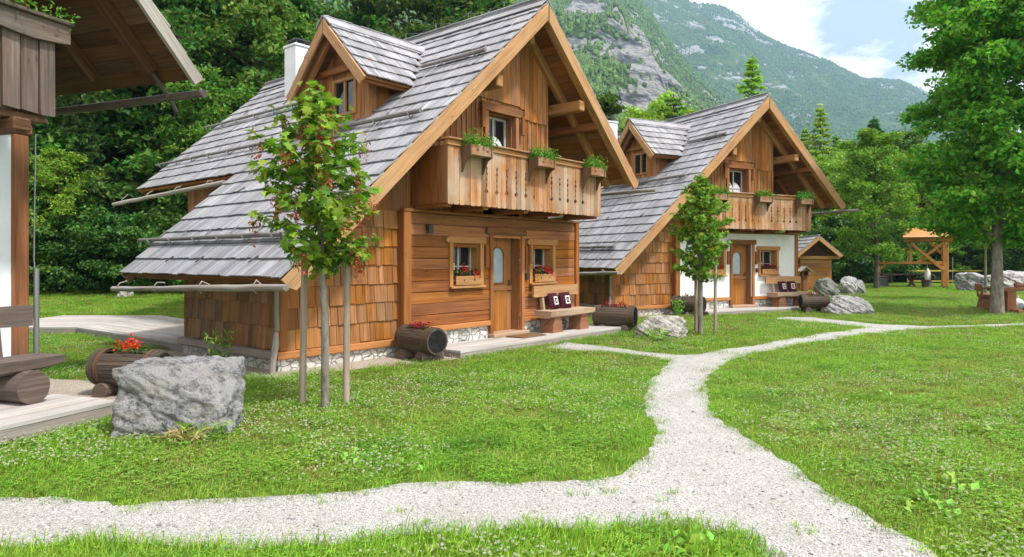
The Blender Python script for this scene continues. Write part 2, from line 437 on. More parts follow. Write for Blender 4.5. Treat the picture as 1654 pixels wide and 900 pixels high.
def shingle_field(mb, o, d, a, n, L, w0, w1, e=.366, wmin=.07, wmax=.19, skip=None, th=.02, edge=None):
    """rows of split shingles. o = top of the slope at a=0; d down the slope, a along the eave, n normal; w0..w1 range along a (may be functions of s)"""
    o, d, a, n = Vector(o), Vector(d), Vector(a), Vector(n)
    rows = int(round(L / e)); e = L / rows
    for r in range(rows):
        s1 = (r + 1) * e
        lo = w0(s1) if callable(w0) else w0; hi = w1(s1) if callable(w1) else w1
        x = lo + random.uniform(-.02, .01)
        while x < hi - .02:
            w = random.uniform(wmin, wmax)
            if random.random() < .2: w *= 1.5
            if x + w > hi - .04: w = hi - x
            if not (skip and skip(s1 - e * .5, x + w / 2)):
                ln = e * 1.28; lift = random.uniform(.036, .048); sE = s1 + random.uniform(-.009, .009)
                sE = min(sE, L + .02)
                dd = (d * ln - n * 0 + n * (lift - .004)).normalized(); nn = a.cross(dd).normalized()
                if nn.dot(n) < 0: nn = -nn
                c = o + d * (sE - ln / 2) + a * (x + w / 2) + n * (lift / 2 + .004)
                Mx = Matrix((dd, a, nn)).transposed()
                g = random.choice((.004, .006, .006, .014))
                tw = random.uniform(-.006, .006)
                if tw: Mx = Mx @ Matrix.Rotation(tw, 3, 'Z')
                mb.box(c, (ln, w - g, th), Mx, 0)
            x += w

def boarding(mb, o, d, a, n, L, w0, w1, bw=.17, t=.03, off=-.035):
    o, d, a, n = Vector(o), Vector(d), Vector(a), Vector(n)
    k = max(1, int(round(L / bw))); bw = L / k
    Mx = Matrix((d, a, n)).transposed()
    for i in range(k):
        s = (i + .5) * bw
        lo = w0(s) if callable(w0) else w0; hi = w1(s) if callable(w1) else w1
        mb.box(o + d * s + a * ((lo + hi) / 2) + n * off, (bw - .004, hi - lo, t), Mx, 1)

def wall_shakes(mb, o, ax, an, width, z0, z1, row=.30, zmax=None, umin=None):
    """vertical shakes on a wall: o = lower left corner, ax along the wall, an outward normal"""
    o, ax, an = Vector(o), Vector(ax), Vector(an); up = Vector((0, 0, 1))
    nr = int(round((z1 - z0) / row)); row = (z1 - z0) / nr
    for r in range(nr):
        zb = z0 + r * row; x = 0.0
        while x < width - .01:
            w = random.choice((.10, .13, .15, .17, .19, .22, .25, .33)) * random.uniform(.9, 1.1)
            if x + w > width - .06: w = width - x
            cx = x + w / 2; top = zb + row * 1.12
            if not zmax or zmax(x) > zb + .12:
                bot = zb + random.uniform(-.008, .012)
                L = top - bot; tl = random.uniform(.018, .032)
                if zmax: L = min(L, max(.05, zmax(x) - bot)); 
                dd = (up * L - an * tl).normalized(); nn = ax.cross(dd).normalized()
                if nn.dot(an) < 0: nn = -nn
                Mx = Matrix((ax, dd, nn)).transposed()
                mb.box(o + ax * cx + up * (bot - o.z + L / 2) + an * (tl / 2 + .012 + random.uniform(0, .004)), (w - .007, L, .02), Mx, 1, ch=.003)
            x += w

def cells(U0, U1, Z0, Z1, ops):
    us = sorted({U0, U1, *[v for o in ops for v in o[:2] if U0 < v < U1]}); zs = sorted({Z0, Z1, *[v for o in ops for v in o[2:] if Z0 < v < Z1]})
    out = []
    for i in range(len(us) - 1):
        run = None
        for j in range(len(zs) - 1):
            cu, cz = (us[i] + us[i + 1]) / 2, (zs[j] + zs[j + 1]) / 2
            if any(o[0] < cu < o[1] and o[2] < cz < o[3] for o in ops):
                if run: out.append(run)
                run = None
            else:
                run = (us[i], us[i + 1], zs[j], zs[j + 1]) if not run else (run[0], run[1], run[2], zs[j + 1])
        if run: out.append(run)
    return out

W1, W2, DR = (1.04, 1.92, 1.09, 2.01), (3.31, 4.18, 1.09, 2.01), (2.11, 3.13, .13, 2.19)
OPN = [(W1[0] + .08, W1[1] - .08, W1[2] + .08, W1[3] - .10), (W2[0] + .08, W2[1] - .08, W2[2] + .08, W2[3] - .10), (DR[0] + .10, DR[1] - .10, .0, DR[3] - .11)]

def make_window(root, W, o):
    u0, u1, z0, z1 = W; fw = .085
    f = MB()
    f.span((u0, -.045, z0), (u0 + fw, .03, z1 - .1), 2, .006); f.span((u1 - fw, -.045, z0), (u1, .03, z1 - .1), 2, .006)
    f.span((u0 - .05, -.065, z1 - .115), (u1 + .05, .03, z1 + .012), 0, .01)
    f.span((u0 + fw, -.04, z0), (u1 - fw, .03, z0 + .05), 0, .006)
    f.prism([(0, 0), (-.05, .03), (-.035, .09), (-.012, .10), (0, .1)], (u0 - .05, -.064, z1 - .11), (1, 0, 0), (0, 0, 1), (0, 1, 0), .05)
    # reveal
    f.span((u0 + fw - .012, .031, z0 + .06), (u0 + fw + .01, .25, z1 - .1), 1); f.span((u1 - fw - .01, .031, z0 + .06), (u1 - fw + .012, .25, z1 - .1), 1)
    f.span((u0 + fw + .01, .031, z1 - .125), (u1 - fw - .01, .25, z1 - .1), 0); f.span((u0 + fw + .01, .031, z0 + .06), (u1 - fw - .01, .25, z0 + .085), 0)
    w = f.build('window', M['frame'], root)
    a, b, c, d = u0 + fw + .012, u1 - fw - .012, z0 + .087, z1 - .127
    g = MB(); g.span((a, .222, c), (b, .232, d), 0); g.build('pane', M['glass'], w)
    s = MB(); t = .04; m = (a + b) / 2
    for (p, q, r_, e) in ((a, a + t, c, d), (b - t, b, c, d), (a + t, b - t, c, c + t), (a + t, b - t, d - t, d)):
        s.span((p, .19, r_), (q, .221, e), 2)
    s.span((m - .018, .195, c + t), (m + .018, .220, d - t), 2); zc = c + (d - c) * .42
    s.span((a + t, .198, zc - .013), (m - .018, .219, zc + .013), 0); s.span((m + .018, .198, zc - .013), (b - t, .219, zc + .013), 0)
    s.build('sash', M['sash'], w)
    cu = MB()
    for k in range(5):
        x = a + t + .01 + k * .045; cu.span((x, .213 + .002 * (k % 2), c + t + .01), (x + .043, .2205, zc + .06 + .02 * (k % 2)), 2)
    cu.build('curtain', M['curtain'], w)
    sl = MB(); sl.span((u0 - .01, -.105, z0 - .005), (u1 + .01, -.046, z0 + .035), 0, .006); sl.build('sill', M['pale'], w)
    return w

def make_chalet():
    root = empty('alpine_chalet', (-1.796, 11.294, 0), math.pi / 2 - .7,
                 'front wooden chalet with all timber front wall, grey shingle roof and balcony, nearest whole house', 'chalet', 'matching alpine chalets beside the path')
    # ---------------- plinths
    b = MB(); b.span((-2.22, .12, -.2), (.0, .6, .175)); b.span((-2.22, .6, -.2), (-2.0, 3.09, .175)); b.span((.0, .02, -.2), (2.13, .4, .352)); b.span((3.11, .02, -.2), (5.0, .4, .352)); b.span((4.8, .4, -.2), (5.0, 7.8, .352)); b.span((-.0, 3.09, -.2), (.2, 7.8, .352)); b.span((0.2, 7.6, -.2), (4.8, 7.8, .352))
    b.build('plinth', M['stone'], root)
    for lo_, hi_ in (((-2.27, .05, .178), (-.03, .17, .285)), ((-.03, -.055, .355), (2.11, .03, .45)), ((3.13, -.055, .355), (5.05, .03, .45))):
        b = MB(); b.span(lo_, hi_, 0, .01); b.build('base_board', M['baseboard'], root)
    b = MB(); b.span((-2.30, .172, .17), (-2.17, 3.15, .285), 1, .012); b.build('base_board', M['greywood'], root, 'weathered grey base board')
    # ---------------- shingled lean-to
    mb = MB(); zl = lambda x: zund(-2.12 + x) - .02
    wall_shakes(mb, (-2.08, .166, .29), (1, 0, 0), (0, -1, 0), 2.06, .29, 2.42, .305, zmax=zl)
    mb.prism([(0, 0), (2.1, 0), (2.1, 2.2), (1.0, 2.2), (0, zund(-2.1) - .32)], (-2.1, .17, .28), (1, 0, 0), (0, 0, 1), (0, 1, 0), .03)
    mb.build('shingle_wall', M['shake'], root)
    mb = MB(); wall_shakes(mb, (-2.15, 3.03, .29), (0, -1, 0), (-1, 0, 0), 2.75, .29, 1.62, .33)
    mb.span((-2.145, .26, .28), (-2.12, 3.03, 1.62), 2)
    mb.build('shingle_wall', M['shake_shaded'], root, 'shingle wall on the low side, coloured darker for shade')
    p = MB(); p.span((-2.20, .12, .286), (-2.06, .26, 1.55), 2, .012); p.build('corner_post', M['post'], root)
    p = MB(); p.span((-2.20, 3.03, .286), (-2.06, 3.12, 1.62), 2, .012); p.build('corner_post', M['larch'], root)
    p = MB(); p.span((-2.06, 3.04, .2), (-.0, 3.10, 1.62), 0); p.build('wall', M['shake_shaded'], root)
    # upper vertical boards over the lean-to and the gable
    g = MB(); u = -1.36
    while u < 4.0:
        w = random.uniform(.125, .155); w = min(w, 4.0 - u); a, c = u + .003, u + w - .003
        over_door = 1.98 < (a + c) / 2 < 3.02
        z0 = 2.41 if u < .2 else 2.45
        yy = .13 if u < .2 else .055
        za, zc = zund(a), zund(c)
        zt = [za, zc]
        pts = [(a, z0), (c, z0), (c, zc)] + ([(UR, zund(UR))] if a < UR < c else []) + [(a, za)]
        if not over_door: g.prism(pts, (0, yy + random.uniform(-.004, .004), 0), (1, 0, 0), (0, 0, 1), (0, 1, 0), .025)
        else: g.prism([(a, 4.52), (c, 4.52), (c, zc)] + ([(UR, zund(UR))] if a < UR < c else []) + [(a, za)], (0, yy, 0), (1, 0, 0), (0, 0, 1), (0, 1, 0), .025)
        # upper layer
        if u > 1.3:
            zb = 4.66 if (a + c) / 2 < 3.12 else (4.66 - ((a + c) / 2 - 3.12) * 1.3 if (a + c) / 2 < 3.3 else 4.42)
            zb = max(zb, 4.42)
            pts = [(a, zb), (c, zb), (c, zc)] + ([(UR, zund(UR))] if a < UR < c else []) + [(a, za)]
            if min(za, zc) > zb + .05: g.prism(pts, (0, yy - .034, 0), (1, 0, 0), (0, 0, 1), (0, 1, 0), .024)
        # cover batten
        if not over_door and u > .25 and zund(c) > z0 + .3: g.span((c - .016, yy - .016, z0), (c + .02, yy - .001, min(za, zc) - .03 if c < 3 or True else 0), 2)
        u += w
    g.build('gable_wall', M['larch'], root)
    r = MB()
    for k in range(8):
        y = .06 + k * .15; r.span((3.98, y + .002, 2.45), (4.005, min(y + .148, 1.2), zund(4.0) - .02), 2)
    k = 4.0
    while k < 5.0:
        c = min(k + .14, 5.0); r.prism([(k + .002, 2.45), (c - .002, 2.45), (c - .002, zund(c)), (k + .002, zund(k))], (0, 1.2, 0), (1, 0, 0), (0, 0, 1), (0, 1, 0), .025); k = c
    r.build('loggia_wall', M['under'], root)
    sw = MB(); y = .16
    while y < 7.8:
        q = min(y + .18, 7.8); sw.span((4.97, y + .002, .36), (5.0, q - .002, 2.45 if y < 1.2 else zund(5.0)), 2); y = q
    y = 3.0
    while y < 7.8:
        q = min(y + .16, 7.8); sw.span((.0, y + .002, .36), (.03, q - .002, zund(0.0)), 2); y = q
    k = .03
    while k < 4.97:
        c = min(k + .16, 4.97)
        pts = [(k + .002, .36), (c - .002, .36), (c - .002, zund(c))] + ([(UR, zund(UR))] if k < UR < c else []) + [(k + .002, zund(k))]
        sw.prism(pts, (0, 7.77, 0), (1, 0, 0), (0, 0, 1), (0, 1, 0), .028); k = c
    sw.build('side_wall', M['larch'], root)
    fl = MB(); fl.span((.03, .1, 2.38), (4.97, 7.7, 2.44)); fl.span((.3, .55, .1), (4.7, .6, 2.38)); fl.build('inner_floor', M['olddark'], root)
    # ---------------- log front
    lg = MB(); z = .452; nrow = 10; rh = (2.40 - z) / nrow
    for i in range(nrow):
        a, c = z + i * rh, z + (i + 1) * rh; cut = .12; segs = []; cur = .14; prot = random.uniform(-.006, .006)
        spans = sorted([(o[0], o[1]) for o in OPN if o[2] < (a + c) / 2 < o[3]])
        for (p, q) in spans + [(4.93, 9)]:
            if p > cur: segs.append((cur, p))
            cur = q
        for (p, q) in segs:
            zz = random.uniform(-.003, .003)
            lg.box(((p + q) / 2, .025 + prot, (a + c) / 2 + zz), (q - p, .06, rh - .007), None, 0, .008)
    for (p, q, a, c) in cells(.05, 4.95, .40, 2.42, OPN): lg.span((p, .056, a), (q, .075, c), 0)
    lg.build('log_wall', M['log'], root)
    for (a, c) in ((-.03, .135), (4.935, 5.06)):
        p = MB(); p.span((a, -.05, .452), (c, .14 if a < 1 else .08, 2.40), 2, .014); p.build('corner_post', M['post'], root)
    p = MB(); p.span((-.04, -.055, 2.402), (5.07, .05, 2.452), 0, .006); p.build('top_plate', M['larch'], root)
    make_window(root, W1, 0); make_window(root, W2, 0)
    sh = MB()
    for (x, z0, z1, mt) in ((W1[1] + .06, 1.45, 1.86, 0), (W2[0] - .15, 1.45, 1.86, 0)):
        sh = MB(); sh.span((x, -.055, z0), (x + .085, -.0085, z1), 2, .006)
        sh.build('shutter', M['balcony_side'], root)
    sh = MB(); sh.span((W2[0] - .045, -.12, 1.52), (W2[0] - .005, -.05, 1.90), 2, .006); sh.build('shutter', M['pale'], root, 'pale shutter edge')
    # ---------------- door
    d = MB(); u0, u1, z0, z1 = DR
    d.span((u0, -.05, .13), (u0 + .085, .03, z1 - .10), 2, .008); d.span((u1 - .085, -.05, .13), (u1, .03, z1 - .10), 2, .008)
    d.span((u0 - .06, -.075, z1 - .115), (u1 + .05, .03, z1 + .025), 0, .012)
    d.prism([(0, 0), (-.07, .04), (-.05, .12), (0, .135)], (u0 - .06, -.073, z1 - .112), (1, 0, 0), (0, 0, 1), (0, 1, 0), .06)
    d.span((u1 - .105, .031, .15), (u1 - .08, .27, z1 - .1), 2); d.span((u0 + .08, .031, .15), (u0 + .105, .27, z1 - .1), 2); d.span((u0 + .105, .031, z1 - .13), (u1 - .105, .27, z1 - .105), 0)
    fr = d.build('door_frame', M['larch'], root)
    th = MB(); th.span((u0 - .02, -.16, .124), (u1 + .02, .26, .195), 0, .01); th.build('threshold', M['bench'], fr)
    a, c, zb, zt = u0 + .107, u1 - .107, .198, z1 - .132
    gu0, gu1, gz0, gz1 = 2.44, 2.80, 1.13, 1.85; gm = (gu0 + gu1) / 2; gr = (gu1 - gu0) / 2
    l = MB()
    for (p, q, r_, e) in ((a, gu0, zb, zt), (gu1, c, zb, zt), (gu0, gu1, zb, gz0)):
        n = max(1, int(round((q - p) / .13)))
        for k in range(n): l.span((p + (q - p) * k / n + .0015, .225, r_), (p + (q - p) * (k + 1) / n - .0015, .265, e), 2, .003)
    arc = [(gm + gr * math.cos(math.pi * t / 12), gz1 - gr + gr * math.sin(math.pi * t / 12)) for t in range(13)]
    for k in range(12):
        (p, pz), (q, qz) = arc[k], arc[k + 1]
        l.prism([(p, pz), (p, zt), (q, zt), (q, qz)], (0, .225, 0), (1, 0, 0), (0, 0, 1), (0, 1, 0), .04)
    l.span((a, .205, .99), (c, .2245, 1.10), 0, .004)
    dl = l.build('door', M['door'], root)
    g = MB(); g.prism([(gu0, gz0)] + [(gu1, gz0)] + arc, (0, .24, 0), (1, 0, 0), (0, 0, 1), (0, 1, 0), .01); g.build('door_glass', M['frost'], dl)
    rim = MB()
    prof = [(gu0, gz0), (gu1, gz0)] + arc
    for k in range(len(prof) - 1):
        p, q = prof[k], prof[(k + 1)]; rim.beam((p[0], .224, p[1]), (q[0], .224, q[1]), .03, .03, (0, 1, 0), .004)
    rim.build('glass_rim', M['larch'], dl)
    h = MB(); h.span((c - .10, .206, .96), (c - .055, .2235, 1.19), 2, .004); h.tube([(c - .078, .205, 1.10), (c - .078, .165, 1.10), (c - .09, .155, 1.10), (c - .19, .155, 1.095)], .010, 8); h.build('handle', M['metal'], dl)
    lt = MB(); lt.span((W2[0] - .13, -.06, 1.20), (W2[0] - .05, -.0085, 1.33), 2, .01); lt.build('number_plate', M['metal'], root)
    wl = MB(); wl.span((.48, -.05, 2.10), (.56, -.008, 2.20), 2, .006); wl.span((.465, -.12, 2.05), (.575, -.051, 2.20), 2, .012); wl.build('wall_lamp', M['metal'], root)
    # ---------------- roof
    A = (0, 1, 0); dl_, nl = (-CP, 0, -SN), (-SN, 0, CP); dr_, nr = (CP, 0, -SN), (SN, 0, CP)
    LL = (UR - UL) / CP; LR = (UE - UR) / CP; LU = (UR - UU) / CP
    rf = MB()
    shingle_field(rf, (UR, 0, ZR), dl_, A, nl, LL, lambda s: OF + random.uniform(-.01, .01), lambda s: (Y2 if s < LU + .1 else V1) + random.uniform(-.01, .01))
    shingle_field(rf, (UR, 0, ZR), dr_, A, nr, LR, lambda s: OF, lambda s: Y2, wmin=.12, wmax=.26)
    roof = rf.build('roof', M['roof'], root)
    cap = MB()
    y = OF - .02
    while y < Y2:
        q = min(y + random.uniform(.5, .9), Y2 + .02)
        cap.box((UR - .115 * CP - .02, (y + q) / 2, ZR - .115 * SN + .085), (.30, q - y - .006, .022), Matrix((dl_, A, nl)).transposed(), 1)
        cap.box((UR + .13 * CP - .04, (y + q) / 2, ZR - .13 * SN + .115), (.34, q - y - .006, .022), Matrix((dr_, A, nr)).transposed(), 1)
        y = q
    cap.build('ridge_cap', M['roof'], roof)
    ub = MB()
    boarding(ub, (UR, 0, ZR), dl_, A, nl, LL - .03, OF + .02, lambda s: Y2 - .02 if s < LU else V1 - .02)
    boarding(ub, (UR, 0, ZR), dr_, A, nr, LR - .03, OF + .02, Y2 - .02)
    ub.build('roof_boarding', M['under'], roof)
    def slope(side, s, y, off):
        d, n = (Vector(dl_), Vector(nl)) if side < 0 else (Vector(dr_), Vector(nr))
        return Vector((UR, y, ZR)) + d * s + n * off
    def barge(side, y, L, depth=.24, t=.045, mat='pale', name='barge_board', off=0.0, s0=-.0):
        m = MB(); d, n = (Vector(dl_), Vector(nl)) if side < 0 else (Vector(dr_), Vector(nr))
        o = Vector((UR, y, ZR)); k = depth * SN / CP
        pts = [(s0 if side < 0 else s0 + .0, 0), (L, 0), (L, -depth * .55), (L - .06, -depth), (k if side else 0, -depth)]
        if side > 0: pts[0] = (.045, 0); pts[4] = (k + .045, -depth)
        m.prism(pts, o + n * off, d, n, (0, 1, 0), t, grain=0); return m.build(name, M[mat], roof)
    barge(-1, OF - .03, LL + .01); barge(1, OF - .03, LR + .01, mat='pale')
    barge(-1, Y2 - .02, LU); barge(1, Y2 - .02, LR)
    m = MB(); d, n = Vector(dl_), Vector(nl)
    m.prism([(LU - .1, 0), (LL, 0), (LL, -.2), (LU - .1, -.2)], Vector((UR, V1 - .02, ZR)), d, n, (0, 1, 0), .045, grain=0); m.build('barge_board', M['pale'], roof)
    # edge strip of shingle ends along the right rake
    for (y, s_in) in ((OF + .09, 0), (.0 - .02, 1), (Y2 - .2, 0)):
        for side, L in ((-1, LL - .25 if y < 1 else LU - .2), (1, LR - .12)):
            m = MB(); m.beam(slope(side, .12, y, -.145), slope(side, L, y, -.145), .12, .18, (0, 1, 0) if False else tuple(nl if side < 0 else nr), .012)
            m.build('rafter', M['pale'] if y < 0 else M['under'], roof)
    y = 1.1
    for side, L in ((-1, LL - .3), (1, LR - .2)):
        for k in range(1, 4):
            yy = .0 + k * 1.0
            m = MB(); m.beam(slope(side, (LU - .5 if side < 0 else LR - 1.6), yy, -.125), slope(side, L, yy, -.125), .1, .14, tuple(nl if side < 0 else nr), .01); m.build('rafter', M['under'], roof)
    for uu, side in ((4.30, 1), (1.70, -1), (UR, 0)):
        m = MB(); zc = zroof(uu) - .53 if side else ZR - .62
        if side: m.beam((uu, OF + .06, zc - .02), (uu, .9, zc - .02), .17, .22, ch=.02)
        else: m.beam((uu, OF + .35, zc), (uu, .2, zc), .14, .18, ch=.02)
        m.build('purlin', M['pale'], roof)
    for (uu, ya, yb) in ((-2.42, OF + .02, V1 - .05), ):
        m = MB(); m.beam((uu, ya, zroof(uu) - .24), (uu, yb, zroof(uu) - .24), .12, .12, ch=.012); m.build('purlin', M['under'], roof)
    m = MB(); m.beam((-.1, 3.0, zroof(-.1) - .27), (-.1, Y2 - .1, zroof(-.1) - .27), .14, .16, ch=.012); m.build('purlin', M['larch'], roof)
    m = MB(); m.beam((4.95, OF + .08, zroof(4.95) - .27), (4.95, Y2 - .1, zroof(4.95) - .27), .14, .16, ch=.012); m.build('purlin', M['under'], roof)
    # snow guard poles on brackets
    for (uu, ya, yb) in ((-2.08, .05, 5.1), (.2, -.28, 9.85), (1.47, 3.6, 9.85), (1.63, -.42, 1.25), (5.6, -.3, 9.6)):
        side = -1 if uu < UR else 1; s = abs(UR - uu) / CP
        m = MB(); pts = []; nn = 12
        for k in range(nn + 1):
            y = ya + (yb - ya) * k / nn; pts.append(slope(side, s + random.uniform(-.008, .008), y, .115))
        m.tube(pts, [.042 - .010 * k / nn for k in range(nn + 1)], 8); pole = m.build('snow_guard', M['pole'], roof)
        y = ya + .25
        while y < yb - .1:
            b = MB(); b.beam(slope(side, s - .35, y, .055), slope(side, s + .07, y, .055), .03, .006, tuple(nl if side < 0 else nr), 0)
            b.beam(slope(side, s + .068, y, .052), slope(side, s + .062, y, .17), .03, .006, A, 0); y += random.uniform(.75, .95); b.build('bracket', M['zinc'], roof)
    # snow hooks
    hk = None
    for (s_, ya, yb) in ((7.3, .3, 4.0), (5.4, .2, 4.2), (1.6, .2, 8.8), (.7, .5, 8.5)):
        y = ya
        while y < yb:
            a = slope(-1, s_, y, .065); hk = MB(); hk.tube([a, a + Vector((random.uniform(-.02, .02), .03, .015)) + Vector(dl_) * .16], .012, 5); y += random.uniform(1.0, 1.9); hk.build('snow_hook', M['metal'], roof)
    lw = MB()
    pts = [(UR, OF, ZR + .30 - .1)]
    for k in range(40): y = OF + .1 + k * .25; pts.append((UR, y, ZR + .24 + .05 * math.cos(k * 2 * math.pi / 4)))
    lw.tube(pts, .0035, 5)
    for k in range(0, 40, 4): y = OF + .1 + k * .25; lw.tube([(UR, y, ZR + .1), (UR, y, ZR + .31)], .005, 5)
    lw.tube([slope(-1, 1.85, .75, .10), slope(-1, 3.2, .85, .10), slope(-1, 4.3, .7, .10)], .0045, 5)
    lw.build('lightning_wire', M['zinc'], roof)
    # ---------------- gutters of hollow logs
    def gutter(u, z, ya, yb, dz, name='gutter'):
        m = MB(); nn = 14; pts = [(u + random.uniform(-.008, .008), ya + (yb - ya) * k / nn, z + dz * k / nn + random.uniform(-.006, .006)) for k in range(nn + 1)]
        m.tube(pts, [.047 * random.uniform(.9, 1.08) for _ in pts], 10); g = m.build(name, M['greywood'], root)
        y = ya + .7
        while y < yb - .2:
            b = MB(); b.tube([(u + .12, y, zroof(u + .18) - .10), (u - .0, y, z + dz * (y - ya) / (yb - ya) + .10), (u - .075, y, z + dz * (y - ya) / (yb - ya)), (u, y, z + dz * (y - ya) / (yb - ya) - .07)], .011, 6); y += 1.5; b.build('gutter_hook', M['greywood'], g)
    gutter(-2.86, 1.255, -1.12, 4.35, -.17); gutter(-.65, 3.17, 4.75, 10.55, -.14); gutter(6.6, 3.20, -1.1, 9.6, -.1)
    dp = MB(); dp.tube([(-2.32, .0, 1.16), (-2.31, .02, .9), (-2.30, .02, .60)], .035, 10); dp.build('downpipe', M['pipe'], root)
    dp = MB(); dp.tube([(-2.30, .04, .58), (-2.33, -.0, .42), (-2.38, -.02, .22), (-2.40, -.02, -.02)], [.028, .05, .045, .04], 9); dp.build('drain_log', M['greywood'], root)
    # ---------------- balcony
    BL, BR, BY, BZ0, BZ1 = .223, 4.736, -.81, 2.50, 3.55
    pl = MB(); n = 34; w = (BR - BL) / n
    cut = [(z, i * 1.55) for z, i in [(3.20, .0), (3.17, .016), (3.13, .006), (3.10, .006), (3.07, .02), (3.02, .005), (2.99, .005), (2.96, .012), (2.93, .004), (2.90, .004), (2.87, .012), (2.84, .004), (2.81, .004), (2.78, .024), (2.755, .028), (2.71, .0)]]
    for k in range(n):
        a, c = BL + k * w + .0025, BL + (k + 1) * w - .0025
        lo = BZ0 + random.uniform(-.004, .008); top = BZ1 - .09
        lc = 5 < k < 30 and k not in (17, 18, 19) ; kk = k
        def prof(flag, base, sg): return [(base + sg * (i + (.0 if i == 0 else .002)), z) for z, i in cut] if flag else []
        left = lc and (k % 2 == 0) or (lc and k % 2 == 1)
        L = prof(lc and k % 2 == 1, a, 1); Rr = prof(lc and k % 2 == 0, c, -1)
        pts = [(a, top)] + L + [(a, lo + .02), (a + .02, lo), (c - .02, lo), (c, lo + .02)] + Rr[::-1] + [(c, top)]
        pl.prism(pts, (0, BY + random.uniform(-.002, .004), 0), (1, 0, 0), (0, 0, 1), (0, 1, 0), .026)
    bal = pl.build('balcony', M['balcony'], root)
    for uu in (BL, BR - .026):
        sd = MB()
        for k in range(6):
            ya = BY + .028 + k * .138; sd.span((uu, ya + .002, BZ0 + .02), (uu + .026, min(ya + .136, .05), BZ1 - .09), 2)
        sd.build('side_panel', M['balcony_side'], bal)
    rl = MB(); rl.span((BL - .02, BY - .03, BZ1 - .10), (BR + .05, BY + .045, BZ1 - .012), 0, .006); rl.build('top_rail', M['pale'], bal)
    rl = MB(); rl.span((BL - .04, BY - .075, BZ1 - .010), (BR + .14, BY + .08, BZ1 + .022), 0, .008)
    for uu in (BL - .03, BR - .04): rl.span((uu, BY + .082, BZ1 - .010), (uu + .1, .05, BZ1 + .022), 1, .006)
    rl.build('handrail', M['balcony'], bal)
    fb = MB()
    for k in range(5): ya = BY + .03 + k * .165; fb.span((BL + .03, ya, 2.565), (BR - .03, ya + .16, 2.60), 0)
    fb.build('floor_boards', M['under'], bal)
    for uu in (BL + .08, 1.2, 2.3, 3.4, BR - .12):
        j = MB(); j.span((uu - .06, BY + .05, 2.455), (uu + .06, .04, 2.563), 1, .01); j.build('joist', M['under'], bal)
    # balcony door/window
    bd = MB(); a, c, z0, z1 = 2.0, 3.0, 2.62, 4.52
    bd.span((a, -.01, z0), (a + .1, .09, z1 - .1), 2, .006); bd.span((c - .1, -.01, z0), (c, .09, z1 - .1), 2, .006); bd.span((a - .1, -.025, z1 - .1), (c + .1, .09, z1 + .06), 0, .008)
    bd.span((c - .125, .091, z0), (c - .1, .30, z1 - .1), 2); bd.span((a + .1, .091, z0), (a + .125, .30, z1 - .1), 2); bd.span((a + .125, .091, z1 - .125), (c - .125, .30, z1 - .1), 0); bd.span((a + .1, .09, z0), (c - .1, .28, z0 + .9), 0)
    w = bd.build('balcony_window', M['larch'], root)
    g = MB(); g.span((a + .127, .262, z0 + .9), (c - .127, .272, z1 - .127), 2); g.build('pane', M['glass'], w)
    s = MB(); p, q, e, f2 = a + .127, c - .127, z0 + .9, z1 - .127; mm = (p + q) / 2
    for (x0, x1, y0, y1) in ((p, p + .045, e, f2), (q - .045, q, e, f2), (p + .045, q - .045, e, e + .05), (p + .045, q - .045, f2 - .05, f2), (mm - .022, mm + .022, e + .05, f2 - .05), (p + .045, mm - .022, e + .3, e + .325), (mm + .022, q - .045, e + .3, e + .325)): s.span((x0, .235, y0), (x1, .2615, y1), 2)
    s.build('sash', M['sash'], w)
    cu = MB()
    for (x0, x1, top) in ((p + .05, mm - .03, .62), (mm + .03, q - .05, .5)):
        k = 0; x = x0
        while x < x1 - .03:
            zt = e + (top if x0 < mm - .1 else top) * (1 - .5 * ((x - x0) / (x1 - x0)) ** 2) ; cu.span((x, .252 + .003 * (k % 2), e + .055), (x + .028, .2617, zt), 2); x += .029; k += 1
    cu.build('curtain', M['curtain'], w)
    for x in (a - .13, c + .05):
        h_ = MB(); h_.span((x, -.06, 4.08), (x + .085, -.012, 4.46), 2, .006); h_.build('shutter', M['log'], root)
    # ---------------- dormer
    DV, DZ, DU, DP, HW = 2.25, 6.10, .0, 1.03, 1.24
    cd, sd_ = math.cos(math.atan(DP)), math.sin(math.atan(DP)); DL = HW / cd
    dm = MB()
    # shingles of both dormer slopes, run along +u until the main roof
    for side in (-1, 1):
        d = Vector((0, side * cd, -sd_)); n = Vector((0, side * sd_, cd))
        hi = lambda s: UR - (ZR - (DZ - s * sd_)) / PI_ + .06
        shingle_field(dm, (0, DV, DZ), d, (1, 0, 0), n, DL, lambda s: DU + random.uniform(-.01, .01), hi, e=.30, wmin=.07, wmax=.17)
    dor = dm.build('dormer', M['roof'], root)
    cap = MB(); ue = UR - (ZR - DZ) / PI_
    for side, of in ((-1, .085), (1, .115)):
        d = Vector((0, side * cd, -sd_)); n = Vector((0, side * sd_, cd)); x = DU - .02
        while x < ue:
            q = min(x + random.uniform(.5, .8), ue + .1)
            cap.box(Vector(((x + q) / 2, DV, DZ + .02)) + d * (.11 if side < 0 else .13) + n * (of - .045), (.27, q - x - .005, .02), Matrix((d, (1, 0, 0), n)).transposed(), 1); x = q
    cap.build('ridge_cap', M['roof'], dor)
    ub = MB()
    for side in (-1, 1):
        d = Vector((0, side * cd, -sd_)); n = Vector((0, side * sd_, cd))
        boarding(ub, (0, DV, DZ), d, (1, 0, 0), n, DL - .02, DU + .02, lambda s: UR - (ZR - (DZ - s * sd_)) / PI_ + .05, bw=.15)
    ub.build('roof_boarding', M['larch'], dor)
